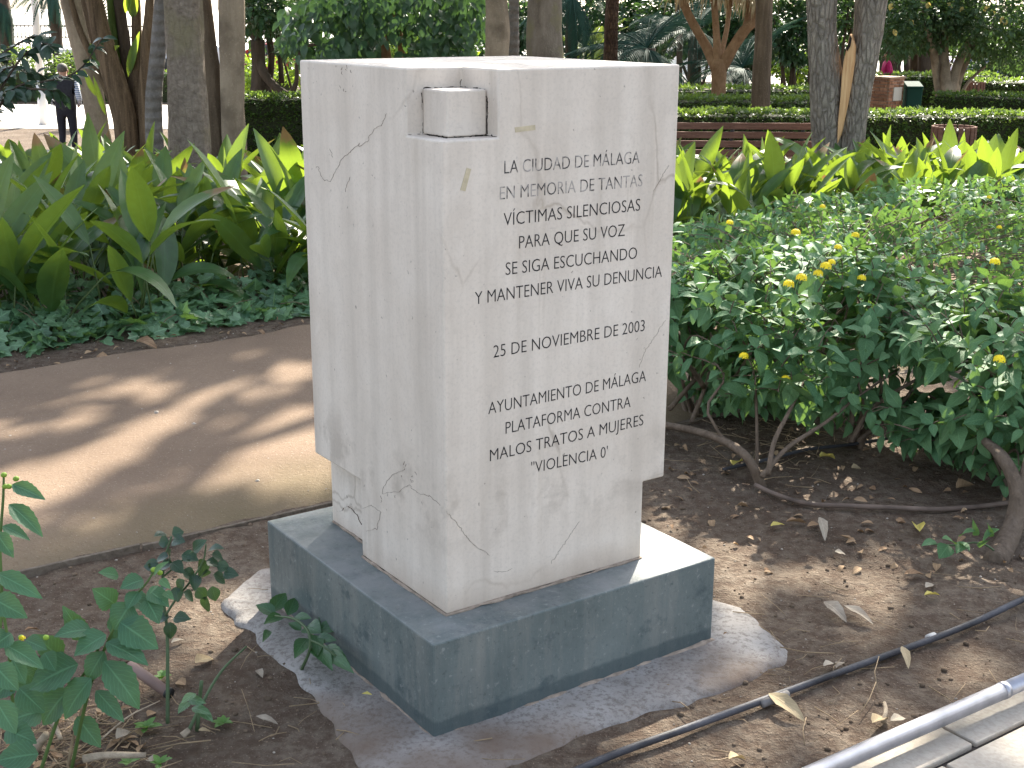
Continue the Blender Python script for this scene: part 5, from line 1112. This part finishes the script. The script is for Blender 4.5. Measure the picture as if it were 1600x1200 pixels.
# ------------------------------------------------------------------ foreground plants at the left
big_m = leafmat('large_lantana_leaf', (.03, .095, .055), (.06, .15, .075), (.22, .38, .05), .26, .5, .4, vein=.55, veins=9)
fl_ = empty('lantana_bush', G(70, 1190), 'foreground lantana with large green leaves at the lower left corner', 'bush')
def bigleaf(root, b, t, wd, Y, Y2=None, m=lan_m, up=None, nm='leaf', bend=.5, tooth=.05, fold=.3):
    a, c2 = at(*b, Y), at(*t, Y2 if Y2 else Y-.03); L_ = (c2-a).length*1.04; w_ = wd/FOC*Y*1.36
    obj(nm, leafproto(m, L_*1.08, w_, 14, .36, .9, fold, bend*R.uniform(.6, 1.2), .04, across=2, tooth=tooth, twist=R.uniform(-.25, .25))[3], root, frame(a, (c2-a)+Vector((0, 0, .25*L_*bend)), up or Vector((R.gauss(0, .25), -.75+R.gauss(0, .15), 1))))
for b, t, wd, Y in [((122, 1038), (51, 1073), 54, 2.30), ((143, 1060), (97, 1120), 42, 2.27), ((108, 1078), (64, 1128), 44, 2.34), ((163, 1033), (213, 1102), 40, 2.27), ((150, 1079), (186, 1124), 24, 2.26), ((163, 1018), (137, 1062), 30, 2.30), ((142, 984), (90, 990), 32, 2.33), ((166, 992), (121, 1022), 40, 2.31),
                       ((166, 1004), (223, 1034), 34, 2.29), ((188, 972), (236, 1012), 42, 2.31), ((205, 942), (182, 982), 36, 2.33), ((180, 944), (149, 928), 30, 2.35), ((224, 906), (193, 918), 26, 2.36), ((228, 936), (247, 968), 30, 2.33), ((232, 922), (258, 946), 24, 2.35), ((216, 925), (200, 948), 22, 2.34),
                       ((-4, 896), (55, 932), 26, 2.2), ((-12, 935), (31, 962), 32, 2.18), ((8, 1008), (58, 1039), 28, 2.2), ((-8, 1040), (20, 1076), 34, 2.15), ((-6, 1095), (18, 1142), 34, 2.12), ((60, 1178), (-2, 1190), 40, 2.2), ((20, 1030), (34, 1064), 24, 2.24), ((70, 1020), (82, 1045), 24, 2.3), ((18, 990), (-8, 1010), 30, 2.2),
                       ((19, 757), (61, 779), 20, 2.25), ((14, 788), (60, 830), 24, 2.24), ((4, 822), (38, 840), 16, 2.25), ((-6, 832), (14, 866), 22, 2.22), ((175, 960), (190, 1000), 22, 2.36), ((100, 1070), (48, 1100), 36, 2.38), ((185, 900), (160, 896), 18, 2.38), ((60, 1050), (30, 1030), 26, 2.32), ((40, 1000), (66, 1016), 22, 2.3), ((70, 1110), (20, 1125), 44, 2.36), ((120, 1120), (150, 1165), 30, 2.36), ((30, 1075), (62, 1110), 36, 2.3), ((10, 1140), (48, 1160), 34, 2.24), ((95, 1030), (60, 1000), 34, 2.36), ((130, 1000), (108, 960), 26, 2.38), ((24, 1060), (-8, 1090), 38, 2.24), ((205, 990), (170, 1012), 30, 2.36), ((200, 930), (228, 952), 26, 2.38), ((60, 1080), (20, 1062), 34, 2.34)]:
    bigleaf(fl_, b, t, wd, Y, m=big_m)
for P, r in (([(110, 1210, 2.33), (140, 1075, 2.31), (165, 1010, 2.32), (195, 950, 2.34), (228, 912, 2.36), (242, 890, 2.36)], .004), ([(60, 1215, 2.3), (100, 1100, 2.32), (140, 1040, 2.31), (160, 1000, 2.32)], .004), ([(-20, 1100, 2.18), (2, 960, 2.22), (0, 850, 2.24), (5, 780, 2.25), (6, 742, 2.25)], .004), ([(30, 1210, 2.25), (20, 1100, 2.22), (12, 1000, 2.2), (-5, 900, 2.2)], .004)):
    mb = MB(); mb.tube([at(*q) for q in P], [r*(1-.12*i) for i in range(len(P))], 7, 5); mb.obj('stem', plain('green_stem', (.09, .15, .04), .6), fl_)
for x, y in ((6, 742), (14, 760), (25, 748), (8, 760), (33, 996), (72, 996), (240, 890), (250, 895)):
    ellipsoid(at(x, y, 2.25 if x < 100 else 2.35), (.006, .006, .005), 5).obj('flower_bud', yg, fl_)
flower(fl_, at(35, 998, 2.22), .009, 12)
for b, t in (((250, 905), (262, 918)), ((246, 915), (234, 925)), ((256, 925), (268, 935)), ((240, 900), (250, 880))): bigleaf(fl_, b, t, 11, 2.34)
# rose sapling
rose_m = leafmat('rose_leaf', (.012, .04, .028), (.025, .065, .035), (.14, .24, .05), .22, .34, .5, vein=.3, veins=7)
rs = empty('rose_sapling', G(262, 1135), 'young rose with dark green leaves on a slender stem left of the plinth', 'plant')
rose_stem = plain('rose_stem', (.07, .11, .05), .55)
Y = 2.62; gy = G(262, 1130).y
for P, r in (([(262, 1135, gy), (262, 1060, 2.56), (261, 985, 2.6), (255, 930, 2.62), (256, 880, 2.63), (268, 838, 2.64)], .0045), ([(258, 962, 2.6), (276, 935, 2.61), (300, 905, 2.6), (318, 875, 2.6), (322, 850, 2.6)], .0028), ([(256, 900, 2.62), (280, 880, 2.62), (300, 862, 2.6)], .0022)):
    mb = MB(); mb.tube([at(*q) for q in P], [r*(1-.1*i) for i in range(len(P))], 7, 5); mb.obj('stem', rose_stem, rs)
for x, y, dx, dy in [(254, 836, -12, 2), (275, 834, 12, -2), (258, 847, -11, 3), (275, 846, 11, 1), (266, 866, -3, 14), (256, 872, -14, 5), (292, 870, 16, 6), (308, 856, 12, -10), (333, 858, 14, -4), (337, 869, 13, 4), (318, 882, -2, 16), (329, 879, 12, 6), (292, 896, 14, 8), (304, 905, 2, 17), (320, 897, -4, 15), (340, 902, 14, 8), (356, 897, 14, 1), (333, 924, 3, 16), (322, 942, -2, 20), (292, 930, 12, 8), (275, 925, 3, 15), (258, 918, -12, 4), (257, 966, -14, 2), (279, 966, 15, 1), (266, 981, 1, 18), (284, 912, -8, 12), (345, 885, 14, 3), (300, 872, -10, -6), (262, 884, -15, 4), (274, 884, 12, 10), (312, 925, 10, 12), (240, 884, -16, 2), (236, 888, 10, 12)]:
    bigleaf(rs, (x-dx*.5, y-dy*.5), (x+dx*.9, y+dy*.9), 17, 2.6, 2.6+R.uniform(-.02, .02), rose_m, Vector((R.gauss(0, .4), -.6+R.gauss(0, .3), 1)), tooth=.03)
bs = MB(); bs.tube([G(292, 1148), at(310, 1110, 2.5), at(345, 1050, 2.58), at(385, 1010, 2.66)], [.0042, .0036, .003, .0022], 7, 5); bs.obj('bare_shoot', rose_stem, rs)
bs = MB(); bs.tube([G(308, 1142), at(312, 1095, 2.5), at(315, 1064, 2.5)], [.005, .0045, .004], 7, 3); bs.obj('pruned_shoot', rose_stem, rs)
for x, y, dx, dy in [(296, 1090, -10, 6), (305, 1096, 10, 4), (312, 1110, 12, 4), (320, 1116, 8, 8), (288, 1104, -7, 7)]: bigleaf(rs, (x-dx, y-dy), (x+dx, y+dy), 13, 2.46, None, ivy_m, tooth=.03)
# sprig growing against the plinth
sg_ = empty('leafy_sprig', G(470, 1060), 'low leafy green sprig growing against the left side of the plinth', 'plant'); sprig_m = leafmat('sprig_leaf', (.02, .07, .03), (.04, .11, .04), (.16, .32, .05), .25, .36, .5, vein=.35, veins=6)
gY = lambda x, y: G(x, y).y-.10
for b, t, wd in [((430, 960), (401, 946), 18), ((424, 958), (447, 928), 20), ((440, 962), (420, 970), 16), ((450, 962), (462, 936), 18), ((458, 966), (482, 966), 16), ((478, 980), (496, 984), 26), ((494, 984), (538, 980), 20), ((482, 998), (464, 1020), 22), ((492, 1000), (520, 1000), 18), ((490, 1010), (512, 1034), 22), ((505, 1012), (534, 1030), 20), ((512, 1018), (536, 1044), 18), ((470, 985), (452, 972), 14), ((490, 992), (500, 1018), 20), ((420, 985), (416, 995), 10), ((500, 975), (516, 962), 16)]:
    bigleaf(sg_, b, t, wd, gY(*b)-.02, gY(*t)-.05, sprig_m, Vector((R.gauss(0, .3), -.5, 1)), tooth=.05)
mb = MB(); mb.tube([G(470, 1050), at(485, 1000, 2.72), at(465, 970, 2.78), at(430, 962, 2.84)], [.004, .0035, .003, .002], 6, 5); mb.tube([at(485, 1000, 2.72), at(505, 1010, 2.68), at(525, 1025, 2.66)], .0025, 6, 3); mb.obj('stem', rose_stem, sg_)
# small weeds
def weed(label, x, y, s, n=7, m=None):
    p = G(x, y); root = empty('weed', p, label, 'weed')
    for i in range(n):
        a = 2.4*i; e = R.uniform(.3, 1.1); obj('leaf', ivp[0][3] if m is None else m[3], root, frame(p+Vector((0, 0, .006)), (math.cos(a), math.sin(a), e), (0, 0, 1), s*R.uniform(.7, 1.2)))
wl_ = leafproto(leafmat('weed_leaf', (.06, .16, .03), (.10, .22, .05), (.3, .5, .06), .3, .45, .4, vein=.2, veins=4), 1, .55, 4, .5, .8, .3, .4, across=1)
weed('tiny bright green weed sprouting below the rose sapling', 228, 1142, .032, 8, wl_); weed('tiny green weed on bare soil left of the footing', 350, 1134, .026, 8, wl_); weed('small green weed at the bottom edge below the pruned twigs', 202, 1196, .03, 6, wl_); weed('small green weed at the bottom edge of the photo, right of the pale leaf', 250, 1198, .03, 6, wl_); weed('little weed beside the broken pipe', 253, 1062, .022, 8, wl_)
yw = empty('yellow_green_shoot', G(1480, 860), 'low shoot with bright yellow green leaves at the foot of the right bush', 'plant')
for b, t, wd in [((1492, 850), (1478, 838), 16), ((1500, 838), (1518, 826), 18), ((1520, 836), (1528, 812), 18), ((1535, 846), (1556, 828), 22), ((1530, 856), (1545, 842), 14), ((1482, 852), (1470, 870), 22), ((1500, 850), (1515, 858), 16), ((1545, 838), (1552, 818), 14), ((1510, 848), (1496, 862), 16), ((1462, 846), (1445, 850), 12)]:
    bigleaf(yw, b, t, wd, G(1500, 870).y-.05, None, lan_m, Vector((R.gauss(0, .4), -.3, 1)))
mb = MB(); mb.tube([G(1560, 865), at(1530, 848, 3.42), at(1490, 852, 3.44), at(1455, 850, 3.5)], .003, 6, 4); mb.obj('stem', rose_stem, yw)
# dark leafy shrub at the top left in front of the lamp post
ts = empty('dark_shrub', onbed(30, 300, 9.5), 'dark leaved shrub reaching in from the left edge in front of the lamp post', 'shrub')
dk_m = leafmat('dark_leaf', (.015, .04, .025), (.03, .06, .035), (.06, .12, .04), .15, .35, .5, vein=.3, veins=6); dkp = [leafproto(dk_m, 1, .42, 5, .42, .9, .3, .5, across=1), leafproto(dk_m, 1, .5, 5, .42, .9, .2, .8, across=1)]; pl = []; mb = MB()
for P in ([(-60, 300), (-20, 180), (30, 95), (60, 72), (80, 70)], [(-60, 200), (-10, 100), (40, 62), (70, 56)], [(-60, 260), (0, 160), (60, 130), (120, 112), (160, 60)], [(-40, 260), (10, 150), (70, 140), (100, 150)], [(-60, 180), (0, 112), (40, 108), (70, 120)], [(-30, 260), (-10, 190), (20, 140), (45, 128)]):
    L_ = [at(x, y, 9.5+R.uniform(-.3, .3)) for x, y in P]; mb.tube(L_, [.012-.002*i for i in range(len(L_))], 6, 4)
    n_ = (len(L_)-1)*7
    for i in range(7, n_+1):
        p = crom(L_, i/7); d0 = crom(L_, min(i/7+.05, len(L_)-1))-crom(L_, i/7-.05)
        for s in (-1, 1): pl.append((R.randrange(2), frame(p, d0.normalized()*.6+Vector((0, s*.4, 0))+Vector((R.gauss(0, .5), R.gauss(0, .3), R.gauss(-.25, .4))), (R.gauss(0, .4), -.5, 1), R.uniform(.075, .135))))
mb.obj('stems', bark_dark, ts); leafy(ts, pl, dkp, dk_m, nmax=300)
# ------------------------------------------------------------------ hoses, pipe stub, sticks
hose_m = plain('dusty_black_hose', (.055, .055, .062), .6, .6, 9, .3, bump=.2); k = N('hose_dust')
def hose(label, P, r, m=hose_m, lift=.008):
    Q = []
    for x, y in P: p = G(x, y); p.z = hgt(p.x, p.y)+r+lift; Q.append(p)
    root = empty('irrigation_hose', Q[0], label, 'hose'); mb = MB(); mb.tube(Q, r, 10, 12); mb.obj('pipe', m, root); return root, Q
h1, Q = hose('dusty black irrigation hose running along the soil beside the paving', [(790, 1268), (940, 1199), (1070, 1149), (1200, 1101), (1330, 1050), (1455, 1000), (1530, 971), (1602, 943), (1720, 896)], .0085)
clip = plain('pale_tape', (.5, .48, .45), .7)
for x, y in ((1455, 997),):
    p = G(x, y); p.z = hgt(p.x, p.y)+.017; mb = MB(); mb.tube([p-U*.012, p+U*.012], .0105, 10); mb.obj('connector', clip, h1)
p = G(1215, 1100); p.z = hgt(p.x, p.y)+.0165; mb = MB(); mb.tube([p-U*.05, p+U*.03], .0092, 10); mb.obj('bleached_stretch', plain('bleached_hose', (.16, .15, .145), .8, .3, 40), h1)
hose('thin brown hose curving across the soil under the lantana bush', [(1180, 762), (1210, 775), (1260, 794), (1330, 802), (1400, 801), (1470, 797), (1540, 790), (1600, 784)], .008, plain('brown_hose', (.13, .095, .075), .7, .5, 9))
hose('black hose lying behind the bare branches under the lantana', [(1130, 735), (1200, 718), (1260, 704), (1330, 696), (1420, 684)], .006)
stub = empty('broken_pipe', G(262, 1085), 'short broken pinkish pipe with an open black end lying below the rose', 'pipe')
a, b = G(203, 1040, .05), G(262, 1082, .022); mb = MB(); mb.tube([a, b], .0125, 14); mb.obj('pipe', plain('pink_pipe', (.20, .135, .115), .6), stub)
mb = MB(); mb.tube([b, b+(b-a).normalized()*.008], .0135, 14); sk_ = mb.obj('socket', plain('black_socket', (.02, .02, .02), .5), stub)
stick_m = plain('dry_stick', (.33, .27, .20), .85, .35, 40, .1, bump=.4); straw_m = plain('straw', (.26, .19, .115), .8, .3, 30)
def stick(label, P, r, m=stick_m, sub=None):
    Q = [G(x, y, z) for x, y, z in P]; root = empty('dry_stick', Q[0], label, 'stick'); mb = MB(); mb.tube(Q, [r*(1-.5*i/len(Q)) for i in range(len(Q))], 8, 5, .15, seed=R.random()*9); mb.obj('wood', m, root)
stick('thick pale dry stick at the bottom edge among the pruned twigs', [(130, 1186, .03), (165, 1180, .035), (228, 1180, .03)], .0085)
stick('pale dry stick lying at the left edge below the large leaves', [(0, 1112, .06), (30, 1113, .06), (48, 1112, .06)], .006)
stick('bent grey stick under the large lantana leaves', [(72, 1120, .05), (86, 1135, .04), (95, 1155, .03)], .007)
stick('short broken stub of pruned stem beside the rose', [(285, 1150, .02), (296, 1140, .03)], .009)
stick('flat tan stick leaning among the pruned twigs', [(55, 1172, .03), (72, 1148, .08)], .010)
stick('long straw coloured stalk standing at the lower left', [(106, 1198, .01), (115, 1150, .06), (130, 1100, .12)], .0035, straw_m)
stick('thin dry twig slanting below the broken pipe', [(155, 1158, .02), (200, 1120, .03), (250, 1095, .03)], .002)
stick('forked dry twig on the soil near the paving', [(1380, 1128, .01), (1384, 1112, .02), (1382, 1098, .02)], .006)
stick('small dark twig on the path left of the memorial', [(192, 664, .01), (205, 662, .013), (218, 665, .01)], .006)
mb = MB()
for _ in range(460):
    if R.random() < .55: x, y = R.gauss(90, 90), R.gauss(1165, 40)
    elif R.random() < .5: x, y = R.gauss(1215, 70), R.gauss(690, 28)
    else: x, y = R.uniform(380, 1600), R.uniform(900, 1200)
    if y > 1230: continue
    p = G(x, y); v_ = p.x*V.x+p.y*V.y
    q = ML.inverted() @ p
    if -.03 < q.x < PU+.03 and -.03 < q.y < PV_+.03 or v_ < VP or v_ > VE: continue
    p.z = hgt(p.x, p.y)+R.uniform(.002, .018); a = R.uniform(0, 6.28); L_ = R.uniform(.03, .14); d0 = Vector((math.cos(a), math.sin(a), R.gauss(0, .12)))
    mb.tube([p, p+d0*L_*.5+Vector((R.gauss(0, .006), R.gauss(0, .006), R.gauss(0, .004))), p+d0*L_], R.uniform(.0006, .0016), 4)
tag(mb.obj('dry_straw', straw_m), 'scattered dry straw and fine twigs on the soil', 'straw', kind='stuff')
# ------------------------------------------------------------------ fallen leaves
dl = [leafmat('fallen_brown', (.20, .12, .07), (.33, .23, .14), (.25, .15, .06), .15, .8, .15, vein=.4, veins=6), leafmat('fallen_tan', (.29, .22, .13), (.40, .32, .20), (.3, .22, .1), .15, .8, .15, vein=.3, veins=6), leafmat('fallen_yellow', (.50, .42, .10), (.60, .50, .16), (.5, .4, .08), .3, .7, .2, vein=.3, veins=6), leafmat('fallen_grey', (.25, .21, .165), (.36, .315, .25), (.3, .25, .15), .1, .85, .1, vein=.3, veins=6)]
def fallen(label, x0, y0, x1, y1, wd, m, bend=.6, z=.006, fold=.35):
    a, b = G(x0, y0), G(x1, y1); a.z = hgt(a.x, a.y)+z; b.z = hgt(b.x, b.y)+z; L_ = (b-a).length; w_ = wd/FOC*a.y*1.1
    me = leafproto(dl[m], L_*.9, w_, 8, .42, .8, fold, bend, .12, across=2, tooth=.05, twist=R.uniform(-.4, .4))[3]; M_ = frame(a+Vector((0, 0, L_*bend*.15)), (b-a)+Vector((0, 0, L_*bend*.2)), (R.gauss(0, .2), R.gauss(0, .2), 1)); me2 = me.copy(); me2.transform(M_)
    lo_ = min(q.co.z-max(hgt(q.co.x, q.co.y), 0) for q in me2.vertices)
    for q in me2.vertices: q.co.z -= lo_-.002
    o = obj('fallen_leaf', me2); tag(o, label, 'leaf', 'fallen leaves on the soil')
for a in (('round tan fallen leaf in the shadow just left of the footing', 306, 1046, 338, 1028, 24, 1), ('small brown curled leaf beside the broken pipe', 290, 1076, 272, 1066, 16, 0), ('slim pale leaf on the dark soil left of the plinth corner', 400, 1128, 440, 1134, 12, 3), ('pale crumpled leaf at the foot of the pruned twigs', 182, 1160, 210, 1144, 22, 3), ('pale oval leaf at the bottom edge left of the footing', 228, 1192, 252, 1196, 20, 3), ('small narrow tan leaf under the bare rose shoot', 310, 1147, 332, 1146, 8, 1),
          ('grey curled leaf, left one of the pair in the middle of the right soil', 1286, 955, 1328, 978, 22, 3), ('grey folded leaf, right one of the pair in the middle of the right soil', 1318, 958, 1370, 980, 18, 3), ('large tan plane leaf lying against the hose', 1200, 1100, 1262, 1136, 26, 1), ('small pale leaf upright below the hose, right of its middle', 1408, 1022, 1424, 1050, 14, 1), ('whitish leaf, left of the two beside the hose joint', 1286, 1050, 1314, 1040, 16, 3), ('whitish leaf, right of the two beside the hose joint', 1306, 1052, 1322, 1034, 14, 3),
          ('tan leaf lying near the steel rail', 1362, 1142, 1390, 1122, 22, 1), ('grey leaf next to the tan leaf near the steel rail', 1390, 1142, 1428, 1126, 18, 3), ('pale leaf at the bottom edge between hose and rail', 1138, 1196, 1168, 1186, 20, 1), ('yellow green leaf standing on the soil under the right bush', 1436, 842, 1428, 820, 20, 2), ('pale yellow leaf on the soil below the brown hose', 1204, 826, 1228, 820, 12, 2), ('orange brown leaf touching the pale yellow leaf below the brown hose', 1228, 820, 1264, 818, 14, 0), ('long grey leaf lying crosswise below the brown hose', 1280, 820, 1294, 850, 14, 3), ('tan leaf in the shade below the long grey leaf', 1312, 840, 1342, 852, 12, 0),
          ('round stone coloured leaf near the middle of the shaded soil', 1304, 868, 1324, 868, 12, 3), ('brown leaf lying below the yellow green shoot', 1412, 904, 1450, 900, 14, 0), ('whitish round leaf below the brown leaf at the right', 1446, 922, 1462, 914, 12, 3), ('bright green fallen leaf at the right', 1444, 934, 1470, 930, 12, 2), ('curled brown leaf on the concrete footing', 1128, 1000, 1148, 992, 10, 0), ('big curled brown leaf in the shade below the right bush', 1494, 768, 1526, 758, 22, 0), ('yellow leaf glowing in the sun among the roots', 1146, 728, 1160, 720, 18, 2), ('yellow leaf in the sun right of the branches', 1280, 726, 1306, 716, 14, 2), ('pale sunlit leaf right of the bare branches', 1330, 738, 1350, 734, 12, 1),
          ('reddish brown leaf at the far edge of the path below the ivy', 214, 540, 246, 548, 18, 0), ('brown leaf under the left end of the ivy', 152, 560, 172, 566, 12, 0), ('curled tan leaf at the ivy edge left of the memorial', 402, 522, 416, 528, 8, 0), ('yellow leaf leaning on the foot of the plinth', 562, 1092, 590, 1100, 16, 2), ('little grey leaf near the sprig by the plinth', 402, 1052, 412, 1062, 12, 3), ('brown leaf behind the rose stem', 268, 1010, 290, 1000, 10, 3), ('brown leaf on the soil at the left edge behind the large leaves', 40, 996, 66, 984, 10, 0)):
    fallen(*a, bend=R.uniform(.3, .8), fold=R.uniform(.3, .8))
mb = MB()
for _ in range(230):
    x, y = R.uniform(1030, 1600), R.uniform(650, 900)
    if R.random() < .35: x, y = R.uniform(0, 480), R.uniform(500, 575)-.12*R.uniform(0, 1)
    elif R.random() < .3: x, y = R.gauss(90, 90), R.gauss(1165, 35)
    p = G(x, y); v_ = p.x*V.x+p.y*V.y
    if (VE-.02 < v_ < VF-.05) or v_ < VP: continue
    p.z = hgt(p.x, p.y)+R.uniform(.004, .014); a = R.uniform(0, 6.28); vs, fs, uv = leaf(R.uniform(.015, .05), R.uniform(.01, .024), 4, .45, .8, .5, R.uniform(.3, 1.4), across=1); mb.add(vs, fs, frame(p, (math.cos(a), math.sin(a), .25), (R.gauss(0, .4), R.gauss(0, .4), 1)), uv)
tag(mb.obj('leaf_litter', dl[0]), 'small brown dead leaves littered over the soil', 'leaf litter', kind='stuff')
# pebbles and clods
mb = MB(); ICO = [(0,0,1),(.9,0,.4),(.28,.85,.4),(-.72,.53,.4),(-.72,-.53,.4),(.28,-.85,.4),(.72,.53,-.4),(-.28,.85,-.4),(-.9,0,-.4),(-.28,-.85,-.4),(.72,-.53,-.4),(0,0,-1)]
ICF = [(0,1,2),(0,2,3),(0,3,4),(0,4,5),(0,5,1),(1,6,2),(2,7,3),(3,8,4),(4,9,5),(5,10,1),(6,7,2),(7,8,3),(8,9,4),(9,10,5),(10,6,1),(11,7,6),(11,8,7),(11,9,8),(11,10,9),(11,6,10)]
clod_m = plain('clods', (.14, .105, .075), .95, .45, 25, .05); mb2 = MB(); peb_m = plain('pebbles', (.34, .30, .25), .85, .35, 30, .2)
for i in range(5200):
    u, v_ = R.uniform(-1.2, 3.9), R.uniform(VP, VE); p = uv2(u, v_)
    if R.random() < .25: p = G(R.uniform(0, 500), R.uniform(510, 590))
    q = ML.inverted() @ p
    if -.05 < q.x < PU+.05 and -.05 < q.y < PV_+.05: continue
    s = min(.0085, .0016*math.exp(abs(R.gauss(0, .72)))); p.z = hgt(p.x, p.y)+s*.3
    (mb2 if R.random() < .12 and s < .005 else mb).add([(x*s*R.uniform(.7, 1.3), y*s*R.uniform(.7, 1.3), z*s*R.uniform(.5, .9)) for x, y, z in ICO], ICF, Matrix.Translation(p) @ Matrix.Rotation(R.uniform(0, 6), 4, 'Z'))
tag(mb.obj('soil_crumbs', clod_m), 'crumbs of brown soil', 'soil', kind='stuff'); tag(mb2.obj('pebbles', peb_m), 'tiny pale pebbles on the soil', 'gravel', kind='stuff')
mb = MB()
for i in range(1700):
    u, v_ = R.uniform(-3.2, 4.5), R.uniform(VE+.05, VF-.05); p = uv2(u, v_); s = .0014*math.exp(abs(R.gauss(0, .7))); p.z = hgt(p.x, p.y)+.016+s*.2
    mb.add([(x*s*R.uniform(.7, 1.3), y*s*R.uniform(.7, 1.3), z*s*.7) for x, y, z in ICO], ICF, Matrix.Translation(p))
tag(mb.obj('path_grit', peb_m), 'grit on the sandy path', 'gravel', kind='stuff')
